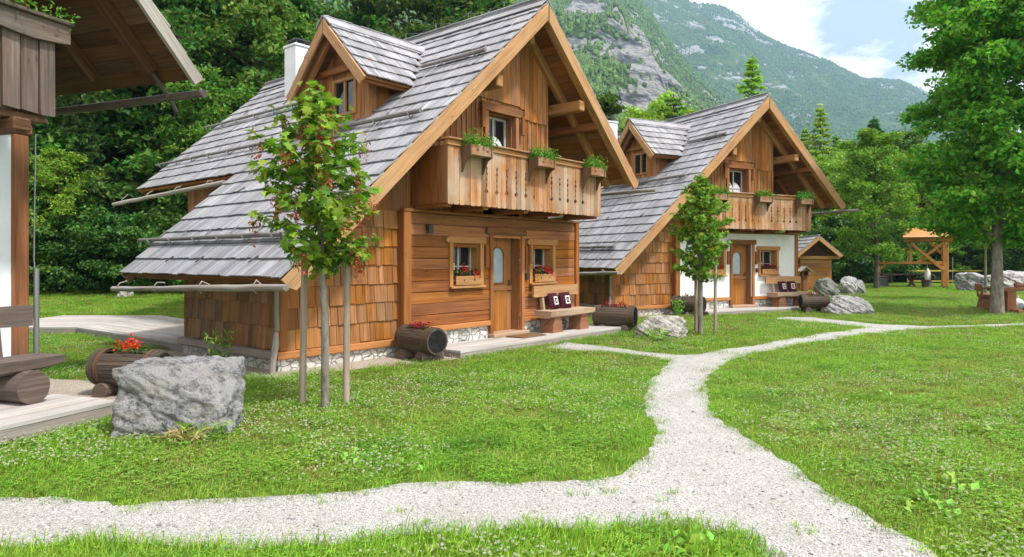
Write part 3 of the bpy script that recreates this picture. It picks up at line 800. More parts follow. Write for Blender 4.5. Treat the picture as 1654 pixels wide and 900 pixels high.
    for side in (-1, 1):
        d = Vector((0, side * cd, -sd_)); n = Vector((0, side * sd_, cd)); dep = .18; kk = dep * sd_ / cd
        m = MB(); m.prism([(0 if side < 0 else .03, 0), (DL + .01, 0), (DL - .02, -dep), (kk + (.0 if side < 0 else .03), -dep)], (DU - .03, DV, DZ), d, n, (1, 0, 0), .04, grain=0); m.build('barge_board', M['pale'], dor)
        m = MB(); m.beam(Vector((DU + .2, DV, DZ)) + d * .2 - n * .12, Vector((DU + .2, DV, DZ)) + d * (DL - .08) - n * .12, .1, .13, tuple(n), .01); m.build('rafter', M['pale'], dor)
        m = MB(); e_ = Vector((0, DV, DZ)) + d * (DL - .12) - n * .10; m.beam((DU + .02, e_.y, e_.z - .02), (1.45, e_.y, e_.z - .02), .09, .12, ch=.01); m.build('purlin', M['larch'], dor)
    wl = MB(); fu = .45; hw = .76; zw = lambda v: DZ - DP * abs(v - DV) - .16; v = DV - hw
    wv0, wv1, wz0, wz1 = DV - .40, DV + .36, 4.36, 5.08
    while v < DV + hw - .01:
        q = min(v + .14, DV + hw); zb = zroof(fu) - .1
        if not (wv0 < (v + q) / 2 < wv1):
            wl.prism([(v + .002, zb), (q - .002, zb), (q - .002, zw(q)), (v + .002, zw(v))], (fu, 0, 0), (0, 1, 0), (0, 0, 1), (1, 0, 0), .03)
        else:
            pts = [(v + .002, wz1), (q - .002, wz1), (q - .002, zw(q))] + ([(DV, zw(DV))] if v < DV < q else []) + [(v + .002, zw(v))]
            wl.prism(pts, (fu, 0, 0), (0, 1, 0), (0, 0, 1), (1, 0, 0), .03); wl.span((fu, v + .002, zb), (fu + .03, q - .002, wz0), 2)
        v = q
    for vv in (DV - hw, DV + hw - .03):
        x = fu + .03
        while x < 1.5:
            q = min(x + .14, 1.5); zb = min(zroof(x), zroof(q)) - .12; zt = zw(vv + .015)
            if zt > zb + .05: wl.span((x + .002, vv, zb), (q - .002, vv + .03, zt), 2)
            x = q
    wl.build('wall', M['larch'], dor)
    for vv in (DV - hw - .03, DV + hw - .06):
        p = MB(); p.span((fu - .04, vv, zroof(fu) - .1), (fu + .05, vv + .09, zw(vv + .05)), 2, .008); p.build('corner_post', M['pale'], dor)
    cb = MB(); cb.beam((fu - .05, DV - hw - .1, 5.24), (fu - .05, DV + hw + .1, 5.24), .1, .12, ch=.01); cb.build('cross_beam', M['larch'], dor)
    f = MB()
    for (p, q, r_, e) in ((wv0, wv0 + .07, wz0, wz1), (wv1 - .07, wv1, wz0, wz1), (wv0 + .07, wv1 - .07, wz0, wz0 + .06), (wv0 + .07, wv1 - .07, wz1 - .06, wz1)): f.span((fu - .03, p, r_), (fu + .06, q, e), 2, .005)
    f.span((fu - .005, DV - .05, wz0 + .06), (fu + .03, DV + .01, wz1 - .06), 2)
    w = f.build('window', M['pale'], dor)
    g = MB(); g.span((fu + .032, wv0 + .07, wz0 + .06), (fu + .04, wv1 - .07, wz1 - .06), 2); g.build('pane', M['glass'], dor)
    # valley flashing
    # ---------------- chimney
    c = MB(); c.span((2.15, 6.60, 5.2), (2.67, 7.12, 7.02), 2, .01); c.span((2.12, 6.57, 7.021), (2.70, 7.15, 7.08), 0, .01)
    ch = c.build('chimney', M['chim'], root)
    cp = MB(); cp.span((2.20, 6.65, 7.20), (2.62, 7.07, 7.23), 0)
    for (x, y) in ((2.22, 6.67), (2.58, 6.67), (2.22, 7.03), (2.58, 7.03)): cp.span((x, y, 7.081), (x + .025, y + .025, 7.199), 2)
    cp.span((2.3, 6.75, 7.081), (2.52, 6.97, 7.16), 2); cp.build('chimney_cap', M['metal'], ch)
    return root

H1 = make_chalet()
H2 = copy_tree(H1, skip=('log_wall',))
H2.location = (4.801, 19.968, 0); H2.rotation_euler = (0, 0, math.pi / 2 - 1.102)
H2['label'] = 'farther wooden chalet whose ground floor front is white plaster, behind the front chalet'
pw = MB()
for (p, q, a, c) in cells(.138, 4.932, .452, 2.40, OPN): pw.span((p, -.005, a), (q, .07, c))
pw.build('plaster_wall', M['plaster'], H2)

def loc(h, u, v, z=0.0):
    return h.matrix_world @ Vector((u, v, z)) if False else (Matrix.Translation(h.location) @ Matrix.Rotation(h.rotation_euler.z, 4, 'Z')) @ Vector((u, v, z))

# =================================================================== weathered house at the left edge
def make_old_house():
    th = R(20); root = empty('weathered_house', (-5.54, 7.8, 0), math.pi / 2 - th, 'weathered house cut by the left picture edge, white wall and dark overhanging roof', 'house')
    UR3, UE3, ZE, O3, Y3 = -2.75, 1.45, 3.93, -1.1, 9.0; ZR3 = ZE + PI_ * (UE3 - UR3); UL3 = UR3 - (UE3 - UR3)
    zu = lambda u: ZR3 - PI_ * abs(u - UR3) - .17
    b = MB(); b.span((-5.5, .01, -.1), (-.0, .3, .24)); b.span((-.3, .3, -.1), (0, 8, .24)); b.build('plinth', M['stone'], root)
    w = MB(); w.span((-5.5, 0, .241), (-.19, .25, 3.02)); w.span((-.25, .25, .241), (-.01, 8, 3.3)); w.span((-5.5, .25, .241), (-5.25, 8, 3.3)); w.span((-5.25, 7.75, .241), (-.25, 8, 3.3)); w.build('wall', M['plaster_old'], root)
    p = MB(); p.span((-.19, -.03, .1), (.0, .24, 3.02), 2, .02); p.build('corner_post', M['oldpost'], root)
    p = MB(); p.span((-5.5, -.04, 3.022), (.03, .24, 3.14), 0, .015); p.build('wall_plate', M['oldpost'], root)
    g = MB(); u = -5.5
    while u < 0:
        q = min(u + .2, 0); pts = [(u + .002, 3.141), (q - .002, 3.141), (q - .002, zu(q))] + ([(UR3, zu(UR3))] if u < UR3 < q else []) + [(u + .002, zu(u))]
        g.prism(pts, (0, .02, 0), (1, 0, 0), (0, 0, 1), (0, 1, 0), .04); u = q
    g.span((-.04, .06, 3.3), (-.0, 8, zu(0)), 1); g.build('gable_wall', M['olddark'], root)
    A = (0, 1, 0); dr_, nr = (CP, 0, -SN), (SN, 0, CP); dl_, nl = (-CP, 0, -SN), (-SN, 0, CP); L = (UE3 - UR3) / CP
    rf = MB(); shingle_field(rf, (UR3, 0, ZR3), dr_, A, nr, L, O3, Y3); shingle_field(rf, (UR3, 0, ZR3), dl_, A, nl, L, O3, Y3, wmin=.15, wmax=.3)
    roof = rf.build('roof', M['greywood'], root)
    ub = MB(); boarding(ub, (UR3, 0, ZR3), dr_, A, nr, L - .03, O3 + .02, Y3 - .02, bw=.2); boarding(ub, (UR3, 0, ZR3), dl_, A, nl, L - .03, O3 + .02, Y3 - .02, bw=.2)
    ub.build('roof_boarding', M['olddark'], roof)
    for side, d, n in ((-1, Vector(dl_), Vector(nl)), (1, Vector(dr_), Vector(nr))):
        m = MB(); m.prism([(0, 0), (L + .01, 0), (L - .02, -.16), (.15, -.16)], Vector((UR3, O3 - .03, ZR3)) - n * .0, d, n, (0, 1, 0), .05, grain=0); m.build('barge_board', M['greywood'], roof)
        for yy in (-.55, .45, 1.9, 3.4, 5.0, 6.6):
            m = MB(); o = Vector((UR3, yy, ZR3)); m.beam(o + d * .15 - n * .13, o + d * (L - .25) - n * .13, .13, .16, tuple(n), .015); m.build('rafter', M['olddark'], roof)
    for uu in (-.15, -1.7):
        m = MB(); m.beam((uu, O3 + .2, zu(uu) - .24), (uu, 8.6, zu(uu) - .24), .16, .2, ch=.02); m.build('purlin', M['olddark'], roof)
    m = MB(); nn = 14; gz = 3.76; m.tube([(1.50, O3 + .0 + (10.0) * k / nn, gz - .012 * k + random.uniform(-.006, .006)) for k in range(nn + 1)], [.054 * random.uniform(.92, 1.08) for _ in range(nn + 1)], 10)
    gt = m.build('gutter', M['old'], root)
    for y in (-.55, 1.9, 4.4, 6.6):
        hb = MB()
        hb.tube([(1.02, y, 4.18), (1.28, y + .01, 3.92), (1.50, y + .02, 3.72), (1.60, y + .02, 3.58), (1.57, y + .02, 3.50)], [.034, .03, .028, .026, .02], 7)
        hb.build('gutter_hook', M['old'], gt)
    # balcony
    BZ0, BZ1, BR = 3.07, 4.04, -.41; pl = MB(); x = BR
    while x > -5.2:
        wd = random.uniform(.17, .20); pl.prism([(x - wd + .014, BZ0 + random.uniform(0, .03)), (x - .006, BZ0 + random.uniform(0, .03)), (x - .006 - random.uniform(0, .006), BZ1 - .06), (x - wd + .006, BZ1 - .06)], (0, -1.0 + random.uniform(-.008, .008), 0), (1, 0, 0), (0, 0, 1), (0, 1, 0), .045); x -= wd
    bal = pl.build('balcony', M['old'], root)
    s = MB()
    for k in range(5): ya = -.95 + k * .19; s.span((BR - .05, ya, BZ0 + .02), (BR - .006, min(ya + .185, 0.0), BZ1 - .06), 2)
    s.build('side_panel', M['old'], bal)
    r_ = MB(); N = 26; top = [(-5.3 + (5.3 + BR + .12) * k / N, .0 + .0 * k) for k in range(N + 1)]
    low = [(x, -.20 + .022 * math.sin(k * 1.25)) for k, (x, _) in enumerate(top)]
    r_.prism(top + low[::-1], (0, -1.06, BZ1), (1, 0, 0), (0, 0, 1), (0, 1, 0), .05, grain=0)
    r_.span((-5.3, -1.1, BZ1 + .002), (BR + .14, -.86, BZ1 + .045), 0, .01); r_.build('handrail', M['old'], bal)
    f = MB(); f.span((-5.2, -.94, BZ0 - .06), (BR - .06, .0, BZ0 - .0), 0); f.build('floor', M['olddark'], bal)
    for uu in (-.75, -1.9, -3.1, -4.3): f = MB(); f.span((uu - .09, -1.02, BZ0 - .20), (uu + .09, .0, BZ0 - .062), 1, .02); f.build('floor_beam', M['olddark'], bal)
    dp = MB(); dp.tube([(.07, -.02, 3.05), (.065, .0, 1.6), (.07, -.01, 1.48)], .008, 6); dp.tube([(.08, -.02, 1.5), (.08, -.02, .12)], .030, 10); dp.build('downpipe', M['zinc'], root)
    return root
H3 = make_old_house()
# =================================================================== ground
def bank(X, Y):
    """low grassy bank rising to the forest behind the left boardwalk"""
    X = np.asarray(X, float); Y = np.asarray(Y, float)
    d = (Y - 17.9) - .12 * (X + 9)
    m = np.clip((-X - 3.0) / 4, 0, 1)
    t = np.clip(d / 5.0, 0, 1); t = t * t * (3 - 2 * t)
    return m * (t * .42 + np.clip(d - 5, 0, 60) * .05)
def gz(x, y): return float(bank(x, y))
xs = np.concatenate([np.linspace(-320, -42, 12), np.linspace(-40, 40, 161), np.linspace(42, 320, 12)])
ys = np.concatenate([np.linspace(-30, 0, 13), np.linspace(.5, 46, 92), np.linspace(48, 330, 18)])
GX, GY = np.meshgrid(xs, ys); GZ = bank(GX, GY)
V = np.stack([GX, GY, GZ], -1).reshape(-1, 3); nx, ny = len(xs), len(ys)
ii = np.arange(nx * ny).reshape(ny, nx)
Fq = np.stack([ii[:-1, :-1], ii[:-1, 1:], ii[1:, 1:], ii[1:, :-1]], -1).reshape(-1, 4)
tag(np_mesh('lawn', V, Fq, M['lawn'], smooth=True), kind='structure')

def resample(P, step=.12, jit=.05, seed=1):
    P = np.array(P, float); out = []
    n = len(P)
    for i in range(n):
        a, b = P[i], P[(i + 1) % n]; L = np.linalg.norm(b - a); k = max(1, int(L / step))
        for j in range(k): out.append(a + (b - a) * j / k)
    out = np.array(out)
    far = np.clip(out[:, 1] / 9, .7, 2.2)
    j1 = (fbm(out[:, 0] * 1.5, out[:, 1] * 1.5, 4, seed) - .5) * 4 * jit * np.minimum(far, 1.2); j2 = (fbm(out[:, 0] * 1.5 + 50, out[:, 1] * 1.5, 4, seed + 3) - .5) * 4 * jit * np.minimum(far, 1.2)
    rr_ = np.random.default_rng(seed); j1 = j1 + rr_.normal(size=len(out)) * .018; j2 = j2 + rr_.normal(size=len(out)) * .018; out[:, 0] += j1; out[:, 1] += j2
    return out
def sheet(name, P, z, mat, kind='structure'):
    import bmesh
    bm = bmesh.new(); vs = [bm.verts.new((p[0], p[1], z)) for p in P]
    es = [bm.edges.new((vs[i], vs[(i + 1) % len(vs)])) for i in range(len(vs))]
    bmesh.ops.triangle_fill(bm, edges=es, use_beauty=True, use_dissolve=False)
    for f in bm.faces:
        if f.normal.z < 0: f.normal_flip()
    me = bpy.data.meshes.new(name); bm.to_mesh(me); bm.free(); me.materials.append(mat)
    o = bpy.data.objects.new(name, me); COL.objects.link(o)
    return tag(o, kind=kind)
PX_PATH = [(-120, 806), (0, 804), (100, 808), (215, 816), (300, 808), (400, 806), (520, 800), (620, 787), (730, 778), (850, 781), (930, 777), (1000, 769), (1030, 745), (1058, 720), (1062, 692), (1046, 665), (1040, 640), (1050, 615), (1072, 594), (1083, 584), (1050, 576), (990, 569), (930, 565), (878, 563), (915, 553), (960, 558), (1010, 565), (1090, 574), (1130, 572), (1200, 561), (1270, 549), (1335, 538), (1390, 531), (1396, 528), (1350, 524), (1300, 520), (1250, 516), (1262, 512), (1310, 513), (1360, 518), (1420, 524), (1500, 527), (1560, 525.5), (1654, 522), (1750, 518), (1760, 522), (1654, 526), (1560, 529), (1480, 532), (1420, 538), (1350, 547), (1270, 560), (1200, 575), (1165, 590), (1147, 612), (1141, 638), (1147, 660), (1166, 682), (1200, 702), (1240, 727), (1270, 748), (1310, 776), (1352, 802), (1400, 835), (1450, 862), (1490, 884), (1560, 925), (1660, 985), (1300, 985), (1262, 925), (1240, 898), (1200, 872), (1150, 860), (1080, 855), (1000, 857), (900, 856), (830, 856), (760, 863), (700, 858), (560, 875), (470, 882), (400, 888), (230, 879), (120, 877), (50, 888), (0, 884), (-140, 890)]
PATH = resample([tuple(ground(x, y).xy) for x, y in PX_PATH], .10, .045)
sheet('gravel_path', PATH, .004, M['gravel'])
# gravel aprons round the houses (local coordinates of each house)
def apron(h, pts, name='gravel_apron', seed=4):
    P = resample([tuple(loc(h, u, v).xy) for u, v in pts], .12, .03, seed); sheet(name, P, .006, M['gravel_warm']); return P
APR = [apron(H1, [(-2.9, 3.6), (-2.85, .2), (-2.5, -.32), (-1.2, -.55), (.25, -.95), (.45, -.9), (.45, .3), (-2.0, .4), (-2.0, 3.6)], seed=4),
       apron(H2, [(-2.7, 1.5), (-2.6, -.2), (-1.2, -.5), (.4, -.7), (.45, .3), (-2.0, .4), (-2.0, 1.5)], seed=9),
       apron(H3, [(-.33, -1.7), (.35, -1.75), (1.0, -1.4), (1.15, -.2), (.9, 2.5), (.1, 3.0), (.0, .2), (-.2, .1)], seed=12)]
# -------------------------------------------------- decks
def plank_deck(name, P4, ztop, label, bw=.14, along=0, mat='deck'):
    """P4: four corners (xy) in order; boards run along the 0-1 edge"""
    A, B, C, D = [Vector((p[0], p[1], 0)) for p in P4]
    n = max(2, int(round((D - A).length / bw))); m = MB()
    for k in range(n):
        s0, s1 = k / n, (k + 1) / n; g = .02 * (1 / n) * 2
        a = A.lerp(D, s0 + g); b = B.lerp(C, s0 + g); c = B.lerp(C, s1 - g); d = A.lerp(D, s1 - g)
        x = (b - a).normalized(); zt = ztop + random.uniform(-.003, .003)
        o = a; y = Vector((-x.y, x.x, 0))
        pts = [((p - o).dot(x), (p - o).dot(y)) for p in (a, b, c, d)]
        m.prism(pts, (o.x, o.y, zt - .035), x, y, (0, 0, 1), .035, grain=0)
    r = m.build(name, M[mat]); tag(r, label, 'deck', 'grey timber decks beside the houses')
    for (p, q) in ((A, B), (B, C), (C, D), (D, A)):
        s = MB()
        d = (q - p).normalized(); nrm = Vector((d.y, -d.x, 0)); c = (A + B + C + D) / 4
        if nrm.dot(c - p) > 0: pass
        else: nrm = -nrm
        p2, q2 = p + nrm * .03 + d * .005, q + nrm * .03 - d * .005
        s.beam((p2.x, p2.y, ztop - .036 - .065), (q2.x, q2.y, ztop - .036 - .065), .04, .128, ch=.004); s.build('edge_board', M['greywood'], r)
    return r
def L2(h, *pts): return [tuple(loc(h, u, v).xy) for u, v in pts]
DECKS = [L2(H1, (.38, -.95), (5.75, -.88), (5.75, -.06), (.38, -.06)), L2(H2, (.38, -.95), (5.9, -.95), (5.9, -.06), (.38, -.06)),
         L2(H3, (-6.0, -1.80), (-.33, -1.80), (-.33, -.05), (-6.0, -.05)),
         [(-11.6, 14.6), (-9.3, 14.55), (-9.0, 17.6), (-11.6, 17.6)], [(-9.28, 14.5), (-5.35, 11.5), (-5.9, 14.6), (-8.98, 17.5)]]
plank_deck('timber_deck', DECKS[0], .125, 'grey plank deck below the bench of the front chalet')
plank_deck('timber_deck', DECKS[1], .125, 'grey plank deck below the bench of the white fronted chalet')
plank_deck('timber_deck', DECKS[2], .18, 'grey plank deck in front of the weathered house at left')
plank_deck('timber_deck', DECKS[4], .16, 'grey boardwalk running to the low shingled side of the front chalet', bw=.15)
plank_deck('timber_deck', DECKS[3], .16, 'far end of the grey boardwalk beside the grass bank', bw=.15)
dm = MB(); dm.box((0, 0, .012), (.72, .42, .02), None, 0, .005)
for k in range(2): pass
o = dm.build('doormat', M['mat']); p = loc(H1, 2.72, -.42, .128); o.location = p; o.rotation_euler = (0, 0, H1.rotation_euler.z); tag(o, 'brown coir doormat on the deck at the front chalet door', 'doormat')

# =================================================================== boulders
def boulder(name, px, Y, size, mat, label, seed, rz=0, flat_top=0.0, blocky=.5, sub=5, lean=(0, 0), group=None, cuts=9, cmin=.70, rough=1.0):
    import bmesh
    bm = bmesh.new(); bmesh.ops.create_cube(bm, size=2); bmesh.ops.subdivide_edges(bm, edges=bm.edges[:], cuts=40, use_grid_fill=True)
    me = bpy.data.meshes.new(name); bm.to_mesh(me); bm.free()
    n = len(me.vertices); co = np.empty(n * 3, np.float32); me.vertices.foreach_get('co', co); co = co.reshape(-1, 3).astype(float)
    sph = co / np.linalg.norm(co, axis=1)[:, None]
    q = co * blocky + sph * 1.15 * (1 - blocky)
    r = np.random.default_rng(seed)
    for i in range(cuts):           # broken planar faces
        d = r.normal(size=3); d[2] = abs(d[2]) * .6 - .1; d /= np.linalg.norm(d); c = r.uniform(cmin, 1.02)
        s = q @ d - c; q -= np.where(s > 0, s, 0)[:, None] * d * .9
    a = 0
    def n3(p, f, sd): return (fbm(p[:, 0] * f + p[:, 2] * .83 * f, p[:, 1] * f - p[:, 2] * .71 * f, 5, sd, .58) - .5)
    q += sph * (n3(q, 1.6, seed)[:, None] * .42 * rough + n3(q, 5.5, seed + 5)[:, None] * .22 + n3(q, 15, seed + 8)[:, None] * .09)
    q[:, 0] += q[:, 2] * lean[0]; q[:, 1] += q[:, 2] * lean[1]
    q = q * np.array(size) / 2
    zmin = -size[2] * .5 * .88
    q[:, 2] -= zmin
    me.vertices.foreach_set('co', q.astype(np.float32).ravel()); me.polygons.foreach_set('use_smooth', np.ones(len(me.polygons), bool)); me.update()
    me.materials.append(M[mat]); o = bpy.data.objects.new(name, me); COL.objects.link(o)
    P = at(px, Y); o.location = (P.x, P.y, -.04 + gz(P.x, P.y)); o.rotation_euler = (0, 0, rz)
    return tag(o, label, 'boulder', group)
boulder('boulder', 297, 6.42, (.97, .70, .71), 'rock', 'big grey limestone boulder with a flat top, nearest the camera', 14, .16, blocky=.90, lean=(-.03, .08), cuts=4, cmin=.98, rough=.75)
boulder('boulder', 1066, 13.9, (1.05, .55, .50), 'rock_pale', 'low pale boulder on the grass beside the barrel planter and young tree', 11, -.2, blocky=.7)
boulder('boulder', 1368, 19.9, (1.28, .75, .60), 'rock', 'long low grey boulder lying right of the white fronted chalet deck', 21, .1, blocky=.55)
boulder('boulder', 1300, 25.5, (1.2, .7, .42), 'rock_pale', 'small pale rock peeping out behind the far bench', 27, .1)
boulder('boulder', 1334, 29.5, (1.2, .8, .88), 'rock_dark', 'dark rounded boulder standing near the small hut', 33, .2, blocky=.5)
boulder('boulder', 1371, 31.0, (.85, .7, .85), 'rock_far', 'pale upright boulder right of the dark rounded boulder', 41, .5)
boulder('boulder', 1387, 31.4, (.75, .6, .72), 'rock', 'small grey boulder at the right end of the trio near the hut', 45, 1.1)
boulder('boulder', 1574, 34.5, (2.0, 1.3, 1.0), 'rock', 'broad grey boulder left of the lawn tree trunk', 52, .1)
boulder('boulder', 1630, 33.5, (2.2, 1.4, 1.12), 'rock_far', 'large pale boulder behind the picnic table', 57, .4)
boulder('boulder', 1690, 35.0, (2.4, 1.4, 1.3), 'rock_far', 'pale boulder cut off by the right picture edge', 63, .9)
boulder('boulder', 203, 21.8, (.45, .35, .3), 'rock_pale', 'tiny pale stone on the grass bank at the forest edge', 71, .4)

# =================================================================== furniture
def flower_mesh(name, leafmat, petalmat, size, nleaf, nfl, parent, seed=1, fl_r=.035, lsize=.045, centers=None, up=.12):
    r = np.random.default_rng(seed); sx, sy = size
    C = np.stack([r.uniform(-sx, sx, nleaf), r.uniform(-sy, sy, nleaf), r.uniform(0, up, nleaf)], -1)
    leaves(name + '_leaves' if False else 'leaves', C, lsize, leafmat, parent, seed, upb=.9)
    if nfl:
        cc = np.stack([r.uniform(-sx * .9, sx * .9, nfl), r.uniform(-sy * .9, sy * .9, nfl), r.uniform(up * .7, up * 1.35, nfl)], -1) if centers is None else np.array(centers)
        P = np.repeat(cc, 26, 0) + r.normal(size=(len(cc) * 26, 3)) * np.array([fl_r, fl_r, fl_r * .7])
        leaves('blossoms', P, fl_r * .75, petalmat, parent, seed + 1, upb=.4, aspect=.9)
def leaves(name, C, size, mat, parent=None, seed=1, upb=.6, aspect=.55, svar=.35, droop=.0, link=True, fold=.12):
    r = np.random.default_rng(seed); n = len(C); C = np.asarray(C, float)
    nn = r.normal(size=(n, 3)) * .6; nn[:, 2] += upb; nn /= np.linalg.norm(nn, axis=1)[:, None]
    d = r.normal(size=(n, 3)); d[:, 2] -= droop; d -= nn * (d * nn).sum(1)[:, None]; d /= np.linalg.norm(d, axis=1)[:, None] + 1e-9
    w = np.cross(nn, d); s = (size * (1 + r.uniform(-svar, svar, n)))[:, None] if np.isscalar(size) else (size * (1 + r.uniform(-svar, svar, n)))[:, None]
    k = aspect * .5
    V = np.stack([C - d * s * .5, C + w * s * k + nn * s * fold, C + d * s * .5, C - w * s * k + nn * s * fold], 1).reshape(-1, 3)
    return np_mesh(name, V, np.arange(4 * n).reshape(n, 4), mat, parent, link=link)
MAPLE = np.array([(0, -.5), (.16, -.42), (.36, -.40), (.30, -.22), (.55, -.02), (.33, .04), (.36, .24), (.17, .18), (0, .55), (-.17, .18), (-.36, .24), (-.33, .04), (-.55, -.02), (-.30, -.22), (-.36, -.40), (-.16, -.42)])
def maple_leaves(name, C, D, size, mat, parent, seed):
    """lobed leaves; C centres, D outward directions they hang towards"""
    r = np.random.default_rng(seed); n = len(C)
    nn = r.normal(size=(n, 3)) * .38 + D * .45; nn[:, 2] += .75; nn /= np.linalg.norm(nn, axis=1)[:, None]
    d = D + r.normal(size=(n, 3)) * .5; d[:, 2] -= .35; d -= nn * (d * nn).sum(1)[:, None]; d /= np.linalg.norm(d, axis=1)[:, None] + 1e-9
    w = np.cross(nn, d); s = (size * (1 + r.uniform(-.35, .3, n)))[:, None, None]
    T = MAPLE[None]; k = len(MAPLE)
    cup = (np.abs(T[..., 0:1]) * .25 - T[..., 1:2] ** 2 * .35)
    V = C[:, None] + (w[:, None] * T[..., 0:1] + d[:, None] * T[..., 1:2] + nn[:, None] * cup) * s
    ctr = C[:, None] - 0
    V = np.concatenate([V, ctr], 1)
    idx = np.arange(n)[:, None, None] * (k + 1)
    tri = np.array([[k, i, (i + 1) % k] for i in range(k)])[None] + idx
    return np_mesh(name, V.reshape(-1, 3), tri.reshape(-1, 3), mat, parent)

def barrel_planter(P, rz, label, flowers, seed, L=.86, r=.205, feet=True):
    root = empty('barrel_planter', P, rz, label, 'planter', 'barrel shaped log planters beside the houses')
    zc = .12 + r; m = MB(); N = 26
    def R_(x): return r * (1.0 + .09 * (1 - (2 * x / L) ** 2))
    # staves, open at the top
    for k in range(N):
        a0, a1 = 2 * math.pi * k / N, 2 * math.pi * (k + 1) / N; am = (a0 + a1) / 2
        if math.sin(am) > .80:
            parts = [(-L / 2, -L * .33), (L * .33, L / 2)]
        else: parts = [(-L / 2, L / 2)]
        for (xa, xb) in parts:
            nseg = 6 if xb - xa > .4 else 1; ou, ov = random.random() * 40, random.random() * 40
            Vs = []; Fs = []; U = []
            for i in range(nseg + 1):
                x = xa + (xb - xa) * i / nseg; R0 = R_(x); R1 = R0 - .028
                for (RR, a) in ((R0, a0 + .012), (R0, a1 - .012), (R1, a1 - .012), (R1, a0 + .012)):
                    Vs.append((x, RR * math.cos(a), zc + RR * math.sin(a)))
            for i in range(nseg):
                for j in range(4):
                    j2 = (j + 1) % 4; Fs.append((i * 4 + j, i * 4 + j2, i * 4 + 4 + j2, i * 4 + 4 + j))
                    x0, x1 = xa + (xb - xa) * i / nseg, xa + (xb - xa) * (i + 1) / nseg
                    U.append([(x0 + ou, .05 * j + ov), (x0 + ou, .05 * j + .05 + ov), (x1 + ou, .05 * j + .05 + ov), (x1 + ou, .05 * j + ov)])
            Fs.append((0, 1, 2, 3)); U.append([(ou, ov)] * 4); b = nseg * 4; Fs.append((b + 3, b + 2, b + 1, b)); U.append([(ou, ov)] * 4)
            m.add(Vs, Fs, U)
    m.build('staves', M['barrel'], root)
    for sx in (-1, 1):
        e = MB(); xx = sx * (L / 2 - .013); e.tube([(xx - .012, 0, zc), (xx + .012, 0, zc)], r - .031, 32, smooth=False)
        for k in range(7):
            a = random.uniform(0, 6.28); e.beam((xx + sx * .013, .02 * math.cos(a), zc + .02 * math.sin(a)), (xx + sx * .013, (r - .04) * math.cos(a), zc + (r - .04) * math.sin(a)), .006, .004, (1, 0, 0), 0)
        e.build('end_board', M['barrel_end'], root)
        for xo in (.055, .13):
            h = MB(); x = sx * (L / 2 - xo); pts = [(x, (R_(x) + .007) * math.cos(2 * math.pi * k / 40), zc + (R_(x) + .007) * math.sin(2 * math.pi * k / 40)) for k in range(41)]
            wv = .026; Vs = []; Fs = []; U = []
            for (px_, py_, pz_) in pts:
                f = .975; Vs += [(px_ - wv, py_, pz_), (px_ + wv, py_, pz_), (px_ + wv, py_ * f, zc + (pz_ - zc) * f), (px_ - wv, py_ * f, zc + (pz_ - zc) * f)]
            for i in range(40):
                for j in range(4): j2 = (j + 1) % 4; Fs.append((i * 4 + j, i * 4 + 4 + j, i * 4 + 4 + j2, i * 4 + j2)); U.append([(i * .05, 0), (i * .05 + .05, 0), (i * .05 + .05, .05), (i * .05, .05)])
            h.add(Vs, Fs, U); h.build('hoop', M['barrel'] if xo < .1 else M['olddark'], root)
    s = MB(); s.span((-L * .33, -r * .62, zc + r * .3), (L * .33, r * .62, zc + r * .52), 0); s.build('soil', M['soil'], root)
    if feet:
        for sx in (-.55, .55):
            f = MB(); f.tube([(sx * L / 2, -r * 1.05, .075), (sx * L / 2, r * 1.05, .075)], .095, 14, wob=.03); f.build('log_foot', M['old'], root)
    fr = empty('geraniums', P, rz, flowers[0], 'flowers', 'red flowers growing in the barrel planters')
    flower_mesh('geraniums', M['geran_leaf'], M[flowers[1]], (L * .28, r * .5), 170, flowers[2] + 3, fr, seed, fl_r=.042, centers=flowers[3] if len(flowers) > 3 else None)
    for c in kids(fr): c.location = (0, 0, zc + r * .55) if not (len(flowers) > 3 and c.name.startswith('blossoms')) else (0, 0, zc + r * .55)
    return root
def P3(v, z=None): return (v.x, v.y, 0 if z is None else z)
def face(rz_house, extra): return rz_house + extra
b1 = ground(196, 645)
barrel_planter((at(212, 8.05).x, 8.05, 0), R(-8), 'weathered barrel planter half hidden behind the big boulder', ('bright orange red geraniums in the planter behind the big boulder', 'geran_orange', 5, [(-.08, 0, .17), (-.02, .03, .20), (.02, -.03, .18), (.06, 0, .15), (-.13, .02, .13)]), 5)
v = loc(H1, -.10, -.52); barrel_planter(P3(v), R(-46), 'dark barrel planter at the left end of the front chalet deck', ('dark leaved red geraniums in the barrel left of the front chalet deck', 'geran_dark', 5), 8, L=.88)
v = loc(H1, 5.62, -.62); barrel_planter(P3(v), R(-24), 'dark barrel planter at the right end of the front chalet deck', ('dark red geraniums in the barrel between the bench and the pale boulder', 'geran_dark', 6), 12, L=.92, r=.225)
v = loc(H2, .0, -.55); barrel_planter(P3(v), R(-35), 'barrel planter behind the young tree at the white fronted chalet', ('sparse plants in the barrel behind the young tree', 'geran_dark', 2), 15, L=.9, r=.215)
v = at(1315, 20.6); barrel_planter(P3(v), R(-5), 'barrel planter touching the long low boulder', ('few dark flowers in the planter touching the long low boulder', 'geran_dark', 2), 19, L=.8, r=.21)

